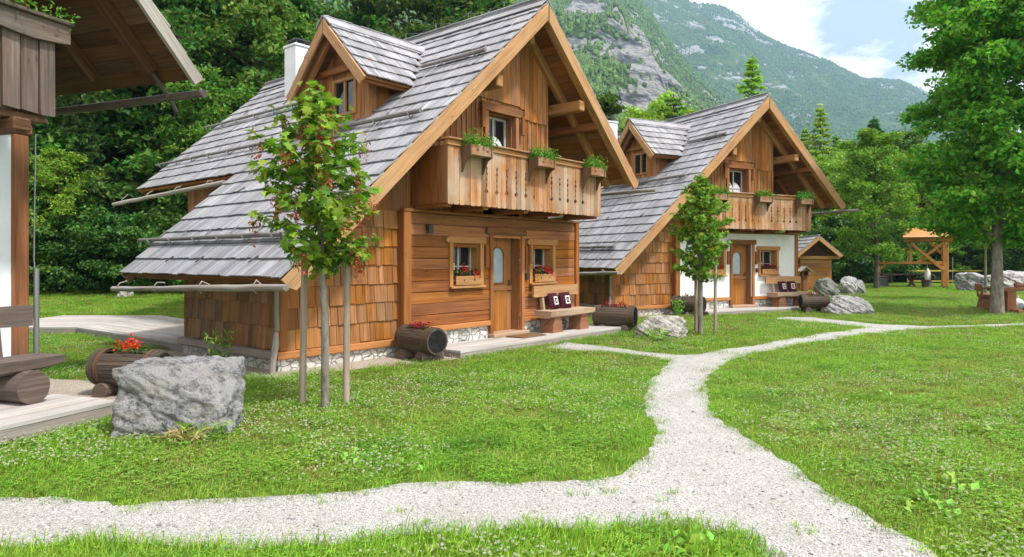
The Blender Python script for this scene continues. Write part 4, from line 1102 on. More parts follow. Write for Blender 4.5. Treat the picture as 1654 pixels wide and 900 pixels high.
def bench(P, rz, W, label, old=False, seed=1):
    r = random.Random(seed); root = empty('log_bench', P, rz, label, 'bench', 'log benches on the decks'); A, B = ('old', 'old') if old else ('bench', 'bench_red')
    m = MB(); N = 14
    def slab(y0, y1, z0, z1, mb, amp, x0, x1, taper=0.0):
        pts = []
        for k in range(N + 1): x = x0 + (x1 - x0) * k / N; pts.append((x, z0 + amp * (.5 - r.random()) * .7 + (taper * max(0, k / N - .8) * 3)))
        tp = [(x0 + (x1 - x0) * k / N, z1 + amp * .4 * (.5 - r.random())) for k in range(N + 1)]
        mb.prism(pts + tp[::-1], (0, y0, 0), (1, 0, 0), (0, 0, 1), (0, 1, 0), y1 - y0, grain=0)
    sh = .43 if old else .45
    nP = 16; out = [(-W / 2 + W * k / nP, -.24 + .018 * math.sin(k * 1.1) - .012 * r.random()) for k in range(nP + 1)] + [(W / 2 - W * k / nP, .16 + .01 * r.random()) for k in range(nP + 1)]
    zb = sh - (.15 if not old else .15)
    # seat: half log, flat top
    Vs = []; Fs = []; U = []; NX = 16; NR = 9; ou = r.random() * 30
    for i in range(NX + 1):
        x = -W / 2 + W * i / NX; tp = 1 - (.35 * max(0, (i / NX - .75) / .25) ** 2 if old else .12 * max(0, (i / NX - .8) / .2))
        for j in range(NR):
            t = math.pi * j / (NR - 1); yy = -.05 - math.cos(t) * .215 * (1 + .03 * r.uniform(-1, 1)); zz = sh - (sh - zb) * tp * math.sin(t) ** .38 * (1 + .06 * r.uniform(-1, 1))
            Vs.append((x, yy, zz))
    for i in range(NX):
        for j in range(NR - 1):
            Fs.append((i * NR + j, i * NR + j + 1, (i + 1) * NR + j + 1, (i + 1) * NR + j)); a = i * W / NX + ou; b = (i + 1) * W / NX + ou; U.append([(a, j * .05), (a, j * .05 + .05), (b, j * .05 + .05), (b, j * .05)])
        Fs.append((i * NR, (i + 1) * NR, (i + 1) * NR + NR - 1, i * NR + NR - 1)); a = i * W / NX + ou + 9; b = (i + 1) * W / NX + ou + 9; U.append([(a, 0), (b, 0), (b, .43), (a, .43)])
    Fs.append(tuple(range(NR))[::-1]); U.append([(Vs[k][1] + 3, Vs[k][2]) for k in range(NR)][::-1]); o = NX * NR; Fs.append(tuple(range(o, o + NR))); U.append([(Vs[o + k][1] + 5, Vs[o + k][2]) for k in range(NR)])
    m.add(Vs, Fs, U); m.build('seat', M[A], root)
    for sx in (-1, 1):
        l = MB(); x = sx * W * .30
        if old: l.tube([(x, -.34, .16), (x, .12, .16)], .165, 18, wob=.02)
        else:
            l.prism([(-.17, 0), (-.15, .16), (-.10, zb + .02), (.10, zb + .02), (.15, .16), (.17, 0)], (x, -.19, 0), (1, 0, 0), (0, 0, 1), (0, 1, 0), .30, grain=0)
        l.build('leg', M[B], root)
        q = MB(); q.beam((x, .14, .10), (x, .24, .80), .09, .06, (1, 0, 0), .008); q.build('back_post', M[A], root)
    bk = MB(); slab(.16, .215, .72, .94, bk, .03, -W / 2 - .02, W / 2 - .05); o = bk.build('backrest', M['pale' if not old else 'old'], root)
    return root
def hz(h): return h.rotation_euler.z
v = loc(H1, 4.08, -.33, .126); bench(v, hz(H1), 1.58, 'wooden log bench beside the front chalet door with two cushions', seed=3)
v = loc(H2, 4.25, -.36, .126); bench(v, hz(H2), 1.55, 'wooden log bench against the white wall of the farther chalet', seed=5)
v = loc(H3, -1.33, -.82, .181); b3 = bench(v, hz(H3), 1.95, 'weathered grey log bench on the deck at the left edge', old=True, seed=8)

def cushion(P, rz, label, mat='maroon', tilt=-.22, group='maroon cushions with a white square on the benches', motif=True, s=.34):
    root = empty('cushion', P, rz, label, 'cushion', group); root.rotation_euler = (tilt, 0, rz)
    N = 14; V = []; Fa = []
    for sg in (-1, 1):
        for i in range(N + 1):
            for j in range(N + 1):
                a, b = i / N * 2 - 1, j / N * 2 - 1
                th = .065 * ((1 - abs(a) ** 3.2) * (1 - abs(b) ** 3.2)) ** .55; pin = 1 - .05 * (1 - max(abs(a), abs(b)))
                k = 1 - .06 * (a * a * (1 - b * b) * 0 + (1 - abs(a * b)) * 0)
                V.append((a * s / 2 * (1 - .05 * (1 - b * b) * 0 + -.06 * (abs(b) < .8) * 0), sg * th, s / 2 + b * s / 2))
    for g in range(2):
        o = g * (N + 1) ** 2
        for i in range(N):
            for j in range(N):
                q = (o + i * (N + 1) + j, o + (i + 1) * (N + 1) + j, o + (i + 1) * (N + 1) + j + 1, o + i * (N + 1) + j + 1); Fa.append(q if g == 0 else q[::-1])
    np_mesh('pad', V, Fa, M[mat], root, smooth=True)
    if motif:
        m = MB()
        for (a, b, c, d) in ((-.072, -.046, -.085, .085), (.046, .072, -.085, .085), (-.046, .046, -.085, -.057), (-.046, .046, .057, .085)):
            m.span((a, -.0735, s / 2 + c), (b, -.058, s / 2 + d), 0, .004)
        m.span((-.012, -.0732, s / 2 - .02), (.012, -.058, s / 2 + .02))
        m.build('square_motif', M['whitecloth'], root)
    return root
zs = .126 + .452
cushion(loc(H1, 3.83, -.28, zs), hz(H1) + .1, 'maroon cushion nearer the door on the front chalet bench')
cushion(loc(H1, 4.26, -.27, zs), hz(H1) - .04, 'maroon cushion farther from the door on the front chalet bench')
cushion(loc(H2, 4.10, -.30, zs), hz(H2) + .05, 'maroon cushion nearer the door on the bench by the white wall')
cushion(loc(H2, 4.50, -.30, zs), hz(H2) - .08, 'maroon cushion farther from the door on the bench by the white wall')
o = cushion(loc(H3, -1.10, -.80, .181 + .432), hz(H3) - .5, 'red patterned cushion cut by the left edge on the weathered bench', 'redcloth', -.1, None, False, .30)
m = MB()
for i in range(6):
    for j in range(6):
        if (i + j) % 2 == 0: m.span((-.11 + i * .042, -.071, .04 + j * .042), (-.11 + i * .042 + .014, -.052, .04 + j * .042 + .014))
m.build('white_specks', M['whitecloth'], o)

# flower boxes
def flower_box(P, rz, W, label, cat_group, red=0, seed=1, low=False):
    root = empty('flower_box', P, rz, label, 'flower box', cat_group); m = MB()
    m.span((-W / 2, -.20, 0), (W / 2, -.178, .17), 0, .004); m.span((-W / 2, -.022, 0), (W / 2, 0, .17), 0, .004); m.span((-W / 2, -.177, 0), (-W / 2 + .022, -.023, .17), 1, .003); m.span((W / 2 - .022, -.177, 0), (W / 2, -.023, .17), 1, .003); m.span((-W / 2 + .023, -.177, .0), (W / 2 - .023, -.023, .02), 0)
    m.build('trough', M['balcony'], root)
    h = MB()
    for x in (-W * .22, W * .22):
        h.prism([(0, -.028), (.024, .004), (.014, .02), (0, .008), (-.014, .02), (-.024, .004)], (x, -.2025, .085), (1, 0, 0), (0, 0, 1), (0, 1, 0), .012)
    h.build('heart_cutouts', M['metal'], root)
    for x in (-W / 2 - .03, W / 2 - .07):
        b = MB(); b.prism([(0, .16), (-.21, .16), (-.21, -.02), (-.12, -.06), (-.06, -.16), (-.02, -.26), (0, -.28)], (x, 0, 0), (0, 1, 0), (0, 0, 1), (1, 0, 0), .028); b.build('bracket', M['olddark'], root)
    s = MB(); s.span((-W / 2 + .024, -.176, .10), (W / 2 - .024, -.024, .145)); s.build('soil', M['soil'], root)
    r = np.random.default_rng(seed); n = 620
    C = np.stack([r.uniform(-W / 2 - .05, W / 2 + .05, n), -.1 + r.normal(size=n) * .065, .14 + np.abs(r.normal(size=n)) * .10], -1)
    leaves('foliage', C, .072, M['box_leaf'], root, seed, upb=.5, aspect=.4)
    if red:
        P_ = np.repeat(np.array([(W * .45, -.06, .28), (W * .5, -.03, .26)])[:red], 20, 0) + r.normal(size=(20 * red, 3)) * .02; leaves('blossoms', P_, .025, M['geran_red'], root, seed + 2, upb=.4, aspect=.9)
    return root
for (h, nm, us) in ((H1, 'front chalet', (.80, 2.56, 4.30)), (H2, 'white fronted chalet', (.80, 2.56, 4.30))):
    for k, u in enumerate(us):
        flower_box(loc(h, u, -.84 - .005, 3.31), hz(h), .54, ['flower box at the left end of the %s balcony, nearest the window', 'flower box at the middle of the %s balcony', 'flower box at the right end of the %s balcony under the rafters'][k] % nm, 'balcony flower boxes', red=2 if k == 1 else 0, seed=30 + k + (10 if h is H2 else 0))
def window_box(h, W, label, seed, dark=False):
    P = loc(h, (W[0] + W[1]) / 2, -.0, W[2] + .05); root = empty('window_flower_box', P, hz(h), label, 'flower box', 'window flower boxes with red geraniums'); w = W[1] - W[0] - .19
    m = MB(); m.span((-w / 2, -.10, 0), (w / 2, -.08, .165), 0, .004); m.span((-w / 2, -.079, .0), (w / 2, .12, .02), 0); m.span((-w / 2, .10, .021), (w / 2, .12, .15), 0)
    m.build('trough', M['pale'], root); hc = MB()
    for x in (-w * .2, w * .2): hc.prism([(0, -.026), (.022, .004), (.012, .018), (0, .008), (-.012, .018), (-.022, .004)], (x, -.1025, .09), (1, 0, 0), (0, 0, 1), (0, 1, 0), .012)
    hc.build('heart_cutouts', M['metal'], root)
    r = np.random.default_rng(seed); n = 190
    C = np.stack([r.uniform(-w / 2, w / 2, n), r.normal(size=n) * .05 - .01, .15 + r.uniform(0, .12, n)], -1); leaves('foliage', C, .055, M['geran_leaf'], root, seed, upb=.6, aspect=.8)
    cs = [(-.18, -.05, .24), (-.10, -.02, .32), (-.05, -.06, .27), (.16, -.08, .20), (.22, -.06, .24), (.26, -.07, .17), (-.24, -.02, .22)]
    if seed % 2: cs += [(.05, -.07, .24), (.1, -.07, .26), (0, -.03, .26)]
    P_ = np.repeat(np.array(cs), 30, 0) + r.normal(size=(30 * len(cs), 3)) * .028; leaves('blossoms', P_, .030, M['geran_red' if not dark else 'geran_dark'], root, seed + 2, upb=.3, aspect=.9)
window_box(H1, W1, 'red geraniums in the box of the window left of the front chalet door', 50)
window_box(H1, W2, 'red geraniums in the box of the window right of the front chalet door', 51)
window_box(H2, W1, 'flower box of the white fronted chalet window behind the young tree', 52)
window_box(H2, W2, 'small dark red geraniums at the right window in the white wall', 53, True)

# =================================================================== small hut, post lantern, pavilion, net, picnic table
def make_hut():
    P = at(1318, 34); root = empty('small_hut', (P.x, P.y, 0), R(-6), 'small plank hut with shingle roof right of the white fronted chalet', 'hut')
    w, d, h = 1.5, 2.2, 1.62; m = MB(); n = 8
    for k in range(n):
        z0, z1 = h * k / n, h * (k + 1) / n
        m.span((-w / 2, 0, z0 + .003), (w / 2, .05, z1 - .003), 0, .006); m.span((-w / 2, .051, z0 + .003), (-w / 2 + .05, d, z1 - .003), 1); m.span((w / 2 - .05, .051, z0 + .003), (w / 2, d, z1 - .003), 1)
    m.span((-w / 2, d - .05, 0), (w / 2, d, h)); m.build('wall', M['larch'], root)
    b = MB(); b.span((-w / 2 - .35, -.12, h + .002), (w / 2 + .35, .0, h + .16), 0, .01); b.build('tie_beam', M['pale'], root)
    p = .86; zr = h + .16 + .99; e = 1.13; c = math.cos(math.atan(p)); s = math.sin(math.atan(p)); rf = MB()
    for sd in (-1, 1): shingle_field(rf, (0, 0, zr), (sd * c, 0, -s), (0, 1, 0), (sd * s, 0, c), e / c, -.45, d + .2, e=.33)
    rf_ = rf.build('roof', M['roof'], root); u = MB()
    for sd in (-1, 1): boarding(u, (0, 0, zr), (sd * c, 0, -s), (0, 1, 0), (sd * s, 0, c), e / c - .03, -.42, d + .18)
    u.build('roof_boarding', M['under'], rf_)
    for sd in (-1, 1):
        m = MB(); m.prism([(0 if sd < 0 else .03, 0), (e / c, 0), (e / c - .03, -.16), (.14, -.16)], (0, -.48, zr), (sd * c, 0, -s), (sd * s, 0, c), (0, 1, 0), .04, grain=0); m.build('barge_board', M['pale'], rf_)
    g = MB(); g.prism([(-.8, 0), (.8, 0), (0, .72)], (0, .3, h + .16), (1, 0, 0), (0, 0, 1), (0, 1, 0), .04); g.build('gable_panel', M['olddark'], root)
make_hut()
def post_lantern():
    P = at(1299, 27.5); root = empty('post_lantern', (P.x, P.y, 0), 0, 'brown wooden post with small pitched roof beside the hut', 'post lantern')
    m = MB(); m.span((-.09, -.09, -.1), (.09, .09, .92), 2, .01); m.build('post', M['bench_red'], root)
    m = MB(); m.span((-.15, -.15, .921), (.15, .15, .96), 0, .006); m.span((-.12, -.12, .961), (-.09, .12, 1.14), 2); m.span((.09, -.12, .961), (.12, .12, 1.14), 2); m.span((-.09, .09, .961), (.09, .12, 1.14), 2); m.build('housing', M['olddark'], root)
    m = MB()
    for sd in (-1, 1): m.box((sd * .125, 0, 1.22), (.31, .44, .025), Matrix(((math.cos(.7), 0, sd * math.sin(.7)), (0, 1, 0), (-sd * math.sin(.7), 0, math.cos(.7)))), 1)
    m.build('roof', M['greywood'], root)
post_lantern()
def pavilion():
    P = at(1482, 38); s = 38 / F; root = empty('timber_pavilion', (P.x, P.y, 0), R(-30), 'open timber frame pavilion with crossed braces and small raised roof', 'pavilion')
    def X(px): return (px - 1482) * s * 1.2
    def Z(py): return EYE + (YH - py) * s
    def bm(name, p0, p1, w, h, y=0, mat='frame', up=(0, 1, 0)):
        m = MB(); m.beam((X(p0[0]), y, Z(p0[1])), (X(p1[0]), y, Z(p1[1])), w, h, up, .015); return m.build(name, M[mat], root)
    D = 1.9
    for y in (0, D):
        bm('post', (1434, 466), (1434, 431), .24, .24, y); bm('post', (1514, 466), (1514, 391), .27, .27, y); bm('post', (1474, 424), (1474, 402), .16, .16, y)
        bm('beam', (1430, 424.5), (1513, 424.5), .16, .2, y - .01); bm('beam', (1466, 387), (1528, 387), .18, .22, y)
        bm('brace', (1435.5, 437), (1445, 425.5), .10, .12, y); bm('brace', (1474, 393), (1512, 436), .15, .17, y - .16); bm('brace', (1482, 424), (1512, 392), .15, .17, y - .03); bm('brace', (1496, 391), (1512, 412), .14, .16, y + .09)
        bm('brace', (1458, 411), (1470, 400), .10, .12, y); bm('brace', (1519, 394), (1526, 387), .09, .1, y)
    for px_, py_ in ((1434, 424.5), (1514, 424.5), (1514, 387), (1474, 387)):
        m = MB(); m.beam((X(px_), -.1, Z(py_) + .19), (X(px_), D + .1, Z(py_) + .19), .14, .16, ch=.01); m.build('beam', M['larch'], root)
    for px_ in (1434, 1514):
        for y in (0, D): f = MB(); f.span((X(px_) - .15, y - .15, -.1), (X(px_) + .15, y + .15, .12)); f.build('footing', M['metal'], root)
    # small pitched roof with the ridge across
    m = MB(); x0, x1 = X(1465), X(1526); zb, zt = Z(385), Z(371); mid = X(1512)
    k = 9
    for i in range(k):
        ya, yb = -.35 + (D + .7) * i / k, -.35 + (D + .7) * (i + 1) / k
    for sg in (-1, 1):
        for i in range(6):
            t0, t1 = i / 6, (i + 1) / 6; y0 = -.45 if sg < 0 else D + .45; ym = D / 2
            pa = y0 + (ym - y0) * t0; pb = y0 + (ym - y0) * t1; za = zb + (zt + .25 - zb) * t0; zc = zb + (zt + .25 - zb) * t1
            m.box(((x0 + x1) / 2, (pa + pb) / 2, (za + zc) / 2 + .04), (x1 - x0, abs(pb - pa) * 1.18, .04), Matrix.Rotation(math.atan2(zc - za, (pb - pa)), 3, 'X'), 0)
    m.build('roof', M['frame'], root)
    lt = MB(); lt.prism([(0, 0), (D, 0), (D / 2, 1.0)], (X(1519), 0, Z(386)), (0, 1, 0), (0, 0, 1), (1, 0, 0), .05); lt.build('gable_panel', M['larch'], root)
    tb = empty('garden_table', (P.x - .35, P.y + 1.2, 0), 0, 'dark table with crossed legs standing under the timber pavilion', 'table')
    m = MB(); m.span((-1.1, -.4, .72), (1.1, .4, .78), 0, .01); m.build('tabletop', M['old'], tb)
    for x in (-.75, .75):
        m = MB(); m.beam((x - .25, 0, 0), (x + .25, 0, .72), .1, .1, (0, 1, 0), .01); m.beam((x + .25, .101, 0), (x - .25, .101, .72), .1, .1, (0, 1, 0), .01); m.build('leg', M['olddark'], tb)
    c = MB(); N = 14; pts = []
    root2 = empty('hanging_cloth', (P.x + X(1506), P.y + .75, 0), 0, 'white cloth bundle hanging inside the timber pavilion', 'cloth')
    c.tube([(0, 0, Z(434)), (.03, 0, Z(440)), (.0, 0, Z(447)), (.02, 0, Z(454))], [.06, .16, .19, .13], 9, wob=.25); c.tube([(0, 0, Z(434)), (0, 0, Z(424.5) - .1)], .012, 5); c.build('cloth', M['whitecloth'], root2)
    br = empty('wooden_tub', (P.x + X(1506), P.y + .8, 0), 0, 'grey wooden tub under the hanging white cloth', 'tub'); m = MB(); m.tube([(0, 0, 0), (0, 0, .2), (0, 0, .42), (0, 0, .46)], [.23, .25, .26, .26], 14); m.build('body', M['old'], br)
    m = MB(); m.tube([(0, 0, .34), (0, 0, .38)], .272, 16); m.build('hoop', M['metal'], br)
    bn = empty('dark_bin', (P.x + X(1444), P.y + .9, 0), 0, 'dark box bin beside the left pavilion post', 'bin'); m = MB(); m.span((-.28, -.25, 0), (.28, .25, .62), 2, .02); m.build('body', M['metal'], bn); m = MB(); m.span((-.31, -.28, .621), (.31, .28, .67), 0, .01); m.build('lid', M['old'], bn)
pavilion()
def net():
    Y = 46; s = Y / F; a, b = at(1466, Y), at(1592, Y); root = empty('sports_net', (a.x, Y, 0), 0, 'sports net with yellow tapes between thin posts behind the lawn', 'net'); W = b.x - a.x
    zt, zb = EYE + (YH - 437.5) * s, EYE + (YH - 454) * s; m = MB(); m.span((0, -.012, zt - .045), (W, .012, zt + .045)); m.build('tape', M['yellow'], root); m = MB(); m.span((0, -.012, zb - .035), (W, .012, zb + .035)); m.build('tape', M['yellow'], root)
    for x in (0, at(1539, Y).x - a.x, W): m = MB(); m.tube([(x, .03, -.1), (x, .03, 1.75)], .035, 8); m.build('post', M['zinc'], root)
    n = MB()
    for k in range(50): x = W * (k + .5) / 50; n.tube([(x, 0, zb), (x, 0, zt)], .006, 3, cap=False)
    for k in range(1, 5): z = zb + (zt - zb) * k / 5; n.tube([(0, 0, z), (W, 0, z)], .006, 3, cap=False)
    n.build('netting', M['metal'], root)
net()
def picnic():
    c = at(1652, 20.6); root = empty('picnic_table', (c.x, c.y, 0), R(6), 'reddish brown timber picnic table right of the lawn tree trunk', 'picnic table')
    L = 2.1; m = MB()
    for k in range(4): m.span((-L / 2, -.36 + k * .18, .70), (L / 2, -.36 + k * .18 + .172, .765), 0, .008)
    m.build('tabletop', M['bench_red'], root)
    for sx in (-1, 1):
        x = sx * .62; l = MB(); l.span((x - .15, -.30, 0), (x + .15, .30, .66), 2, .015); l.build('leg', M['bench_red'], root)
        ft = MB(); ft.span((x - .08, -.62, .0), (x + .08, -.31, .13), 1, .012); ft.build('foot', M['bench_red'], root); ft = MB(); ft.span((x - .08, .31, .0), (x + .08, .62, .13), 1, .012); ft.build('foot', M['bench_red'], root)
    m = MB(); m.span((-L / 2 + .1, -.28, .661), (L / 2 - .1, .28, .698), 0, .006); m.build('apron', M['bench'], root)
    b2 = empty('timber_bench', (at(1603, 21.6).x, 21.9, 0), R(62), 'reddish timber bench half hidden by the lawn tree trunk', 'bench'); m = MB(); m.span((-.7, -.16, .42), (.7, .16, .50), 0, .012); m.build('seat', M['bench_red'], b2)
    for sx in (-.5, .5): m = MB(); m.prism([(-.2, 0), (-.12, .42), (.12, .42), (.2, 0)], (sx - .06, 0, 0), (0, 1, 0), (0, 0, 1), (1, 0, 0), .12); m.build('leg', M['bench_red'], b2)
    m = MB(); m.span((-.7, .17, .60), (.7, .22, .82), 0, .01)
    for sx in (-.5, .5): m.beam((sx, .14, .38), (sx, .2, .82), .07, .05, (1, 0, 0), .004)
    m.build('backrest', M['bench_red'], b2)
    bg = empty('white_bag', (at(1643, 21.4).x, 21.4, 0), .4, 'white and blue bag standing under the picnic table', 'bag'); m = MB(); m.tube([(0, 0, .0), (0, 0, .1), (.01, 0, .25), (.0, 0, .34), (0, 0, .38)], [.15, .2, .19, .12, .05], 10, wob=.12); m.build('body', M['plaster_old'], bg)
    m = MB(); m.tube([(-.08, 0, .34), (-.06, 0, .46), (.06, 0, .46), (.08, 0, .34)], .012, 6); m.build('handle', M['whitecloth'], bg)
    lg = MB(); lg.tube([(-.16, 0, .06), (.0, .02, .065), (.2, -.02, .06)], [.055, .065, .06], 9, wob=.08); lg.tube([(-.05, .02, .07), (-.12, .06, .2)], [.03, .015], 7); o = lg.build('driftwood', M['bench_red']); o.location = (at(1648, 20.5).x, 20.5, .768); tag(o, 'piece of brown driftwood lying on the picnic table', 'driftwood')
picnic()
# =================================================================== trees
def tree_geometry(seed, H, R0, trunk_h, nl, ls, mats, nlimb=16, lean=.03, crown='round', trunk_r=None, clump=.34, upb=.55, link_at=None, name='broadleaf_tree', low=None, sub=3, nper=1.0):
    """tapered trunk, limbs and twigs; leaf sized faces in clumps at the twig ends"""
    r = random.Random(seed); g = np.random.default_rng(seed); m = MB(); tr = trunk_r or H * .016
    tp = []; x = y = 0.0; nseg = 9
    for k in range(nseg + 1):
        t = k / nseg; x += r.uniform(-lean, lean) * H * .12; y += r.uniform(-lean, lean) * H * .12; tp.append(Vector((x * t, y * t, H * .96 * t - .1 * (k == 0))))
    m.tube(tp, [tr * (1.25 if k == 0 else 1 - .88 * k / nseg) for k in range(nseg + 1)], 10, wob=.04)
    cl = []
    for i in range(nlimb):
        t = trunk_h / H + (1 - trunk_h / H) * ((i + .3) / nlimb) ** .9 * .97; z = t * H
        k = min(int(t / .96 * nseg), nseg - 1) if t < .96 else nseg - 1; f = t / .96 * nseg - k; b = tp[k].lerp(tp[k + 1], min(max(f, 0), 1))
        rel = (z - trunk_h) / (H - trunk_h)
        if crown == 'round': rad = R0 * math.sqrt(max(.03, 1 - (max(0, rel - .38) / .62) ** 2)) * (.72 + .28 * min(1, rel / .25))
        elif crown == 'oval': rad = R0 * max(.12, math.sin(math.pi * min(1, .22 + .78 * rel)) ** .8)
        elif crown == 'tall': rad = R0 * max(.15, (1 - rel) ** .55) * (.7 + .3 * min(1, rel / .2))
        rad *= r.uniform(.78, 1.12); an = i * 2.4 + r.uniform(-.5, .5); up = r.uniform(.12, .5) + rel * .4
        e = b + Vector((math.cos(an), math.sin(an), 0)) * rad + Vector((0, 0, rad * up * .75)); mid = b.lerp(e, .5) + Vector((0, 0, rad * .05 + r.uniform(-.05, .1)))
        m.tube([b, mid, e], [tr * (.42 - .25 * rel), tr * .22, tr * .07], 6, cap=False)
        for j in range(sub + int(rad * 1.6)):
            q = r.uniform(.28, 1.0); p = (b.lerp(mid, q * 2) if q < .5 else mid.lerp(e, q * 2 - 1)); dv = Vector((r.gauss(0, 1), r.gauss(0, 1), r.gauss(.15, .6))).normalized() * rad * r.uniform(.18, .42)
            e2 = p + dv; m.tube([p, p.lerp(e2, .5) + Vector((0, 0, .03)), e2], [tr * .12, tr * .08, tr * .03], 4, cap=False); cl.append((e2, 1.0)); cl.append((p.lerp(e2, .6), .7))
        cl.append((e, 1.0))
    cl.append((tp[-1], 1.0)); cl.append((tp[-1] + Vector((0, 0, .2)), .8))
    C = np.array([tuple(c) for c, _ in cl]); W = np.array([w * r.uniform(.5, 1.5) for _, w in cl]); W /= W.sum()
    ix = g.choice(len(C), size=nl, p=W); cs = clump * (.7 + .6 * g.random(len(C)))
    off = g.normal(size=(nl, 3)); off /= np.linalg.norm(off, axis=1)[:, None]; off *= (g.random(nl) ** .45)[:, None]
    P = C[ix] + off * cs[ix][:, None] * np.array([1.25, 1.25, .62]); P[:, 2] = np.maximum(P[:, 2], (low if low is not None else trunk_h * .75))
    return m, P, ls, seed, upb
def make_tree(name, P, args, label, cat, group, leafmat, barkmat='bark', aspect=.55, rz=0, droop=.15):
    m, C, ls, seed, upb = args; root = empty(name, P, rz, label, cat, group)
    m.build('trunk', M[barkmat], root); leaves('crown', C, ls, M[leafmat], root, seed + 3, upb=upb, aspect=aspect, droop=droop); return root
def conifer_geometry(seed, H, R0, z0=.6, airy=1.0, card=.16, dens=1.0, tr=None):
    r = random.Random(seed); m = MB(); tr = tr or H * .013; m.tube([(0, 0, -.1), (r.uniform(-.05, .05), 0, H * .5), (0, 0, H)], [tr * 1.2, tr * .65, tr * .06], 8, wob=.03); C = []
    z = z0
    while z < H * .985:
        rel = (z - z0) / (H - z0); rad = R0 * (1 - rel) ** .85 + .08; nb = int((7 if airy > .8 else 9) * (1 - .35 * rel)) ; a0 = r.random() * 6.28
        for k in range(nb):
            a = a0 + 6.283 * k / nb + r.uniform(-.3, .3); L = rad * r.uniform(.6, 1.12); dv = Vector((math.cos(a), math.sin(a), 0)); b = Vector((0, 0, z + r.uniform(-.1, .1))); pr = []
            for j in range(5): t = j / 4; pr.append(b + dv * L * t + Vector((0, 0, L * (.10 * t - .34 * t * t + (.12 * t ** 3)))))
            m.tube(pr, [tr * .16, tr * .13, tr * .1, tr * .07, tr * .03], 4, cap=False)
            n = int(L * 20 * dens) + 5
            for j in range(n):
                t = r.uniform(.12, 1.0) ** .8; q = min(int(t * 4), 3); p = pr[q].lerp(pr[q + 1], t * 4 - q); sd = r.uniform(-1, 1) * L * .20 * (1.15 - t); p = p + Vector((-dv.y, dv.x, 0)) * sd + Vector((0, 0, -abs(sd) * .35 - r.random() * .10)); C.append(tuple(p))
        z += (.30 + .012 * H) * (1.15 if airy > .8 else .85) * r.uniform(.85, 1.15) * (1 - .3 * rel)
    C.append((0, 0, H)); return m, np.array(C), card, seed, .45

GF = 'broadleaf trees of the forest behind the front chalet'
G = {}
# prototypes for the forest (parts are shared by copies)
protos = {}
def proto(key):
    if key in protos: return copy_tree(protos[key])
    if key[0] == 'b': o = make_tree('broadleaf_tree', (0, 0, 0), tree_geometry(100 + int(key[1:]), 15, 3.6, 1.6, 15000, .30, None, nlimb=30, crown=['round', 'oval', 'tall'][int(key[1:]) % 3], clump=.62, low=.5), 'x', 'tree', None, 'leaf_forest', 'bark_dark', .62)
    elif key[0] == 'l': o = make_tree('broadleaf_tree', (0, 0, 0), tree_geometry(140 + int(key[1:]), 9, 2.7, 1.1, 11000, .20, None, nlimb=24, crown=['round', 'oval'][int(key[1:]) % 2], clump=.45, low=.5), 'x', 'tree', None, 'leaf_light', 'bark_dark', .6)
    elif key[0] == 's': o = make_tree('spruce_tree', (0, 0, 0), conifer_geometry(160 + int(key[1:]), 14, 2.6, .5, .7, .40, 1.7), 'x', 'tree', None, 'needle', 'bark_dark', .35)
    elif key[0] == 'r': o = make_tree('larch_tree', (0, 0, 0), conifer_geometry(180 + int(key[1:]), 13, 2.3, 1.0, .9, .36, 1.7), 'x', 'tree', None, 'needle_light', 'bark_dark', .3)
    elif key[0] == 'u': o = make_tree('forest_shrub', (0, 0, 0), tree_geometry(200 + int(key[1:]), 2.6, 1.5, .25, 4200, .16, None, nlimb=14, crown='round', clump=.3, trunk_r=.03, low=.05), 'x', 'shrub', None, 'leaf_shrub_shaded', 'bark_dark', .6)
    protos[key] = o; return o
def plant(key, px, Y, top=None, sc=None, label=None, group=None, rz=None, wide=1.0):
    o = proto(key); P = at(px, Y); z = gz(P.x, P.y); hgt = {'b': 15, 'l': 9, 's': 14, 'r': 13, 'u': 2.6}[key[0]]
    if top is not None: sc = (EYE + Y * (YH - top) / F - z) / hgt
    o.location = (P.x, P.y, z - .05); o.scale = (sc * wide, sc * wide, sc); o.rotation_euler = (0, 0, random.uniform(0, 6.28) if rz is None else rz)
    if o.get('label') == 'x' or label: o['label'] = label
    if group: o['group'] = group
    elif 'group' in o: del o['group']
    return o
LF = 'dark green broadleaf tree in the dense forest behind the boardwalk and front chalet'
for (k, px, Y, top) in (('b0', 70, 25.5, -60), ('b1', 175, 27, -130), ('b2', 262, 26.5, -60), ('b0', 335, 28, -120), ('b1', 410, 27.5, -40), ('b0', 130, 33, -160), ('b2', 470, 31, 20), ('b1', 230, 34, -150), ('b0', 300, 35, -160), ('b2', 370, 36, -110), ('b1', 440, 37, -70), ('b0', 30, 32, -150), ('b2', 20, 24, 60), ('b1', -60, 30, -100), ('b0', 520, 38, 12), ('b1', -140, 26, -50), ('b2', -40, 38, -150)):
    plant(k, px, Y, top, label=LF, group=GF)
LS = 'dark spruce standing inside the forest behind the boardwalk'
for (k, px, Y, top) in (('s0', 125, 24.5, 60), ('s1', 205, 29.5, -80), ('s0', 60, 30, -40), ('s1', 290, 31, 10)): plant(k, px, Y, top, label=LS, group='spruces inside the left forest')
plant('b0', 350, 25, 120, label='leafy tree just left of the front chalet roof', group=None)
plant('l1', 95, 23.2, 240, label='lighter leafy tree at the forest edge above the boardwalk', group=None)
plant('b1', 590, 36, 25, label='dark treetop above the front chalet dormer', group=None); plant('b0', 660, 37, -35, label='tall dark treetop above the roof valley of the front chalet', group=None)
plant('b2', 725, 39, -45, label='tall treetop above the middle of the front chalet ridge', group=None); plant('b1', 800, 42, -20, label='treetop just left of the front chalet gable peak', group=None)
LU = 'low leafy shrub at the foot of the forest above the grass bank'
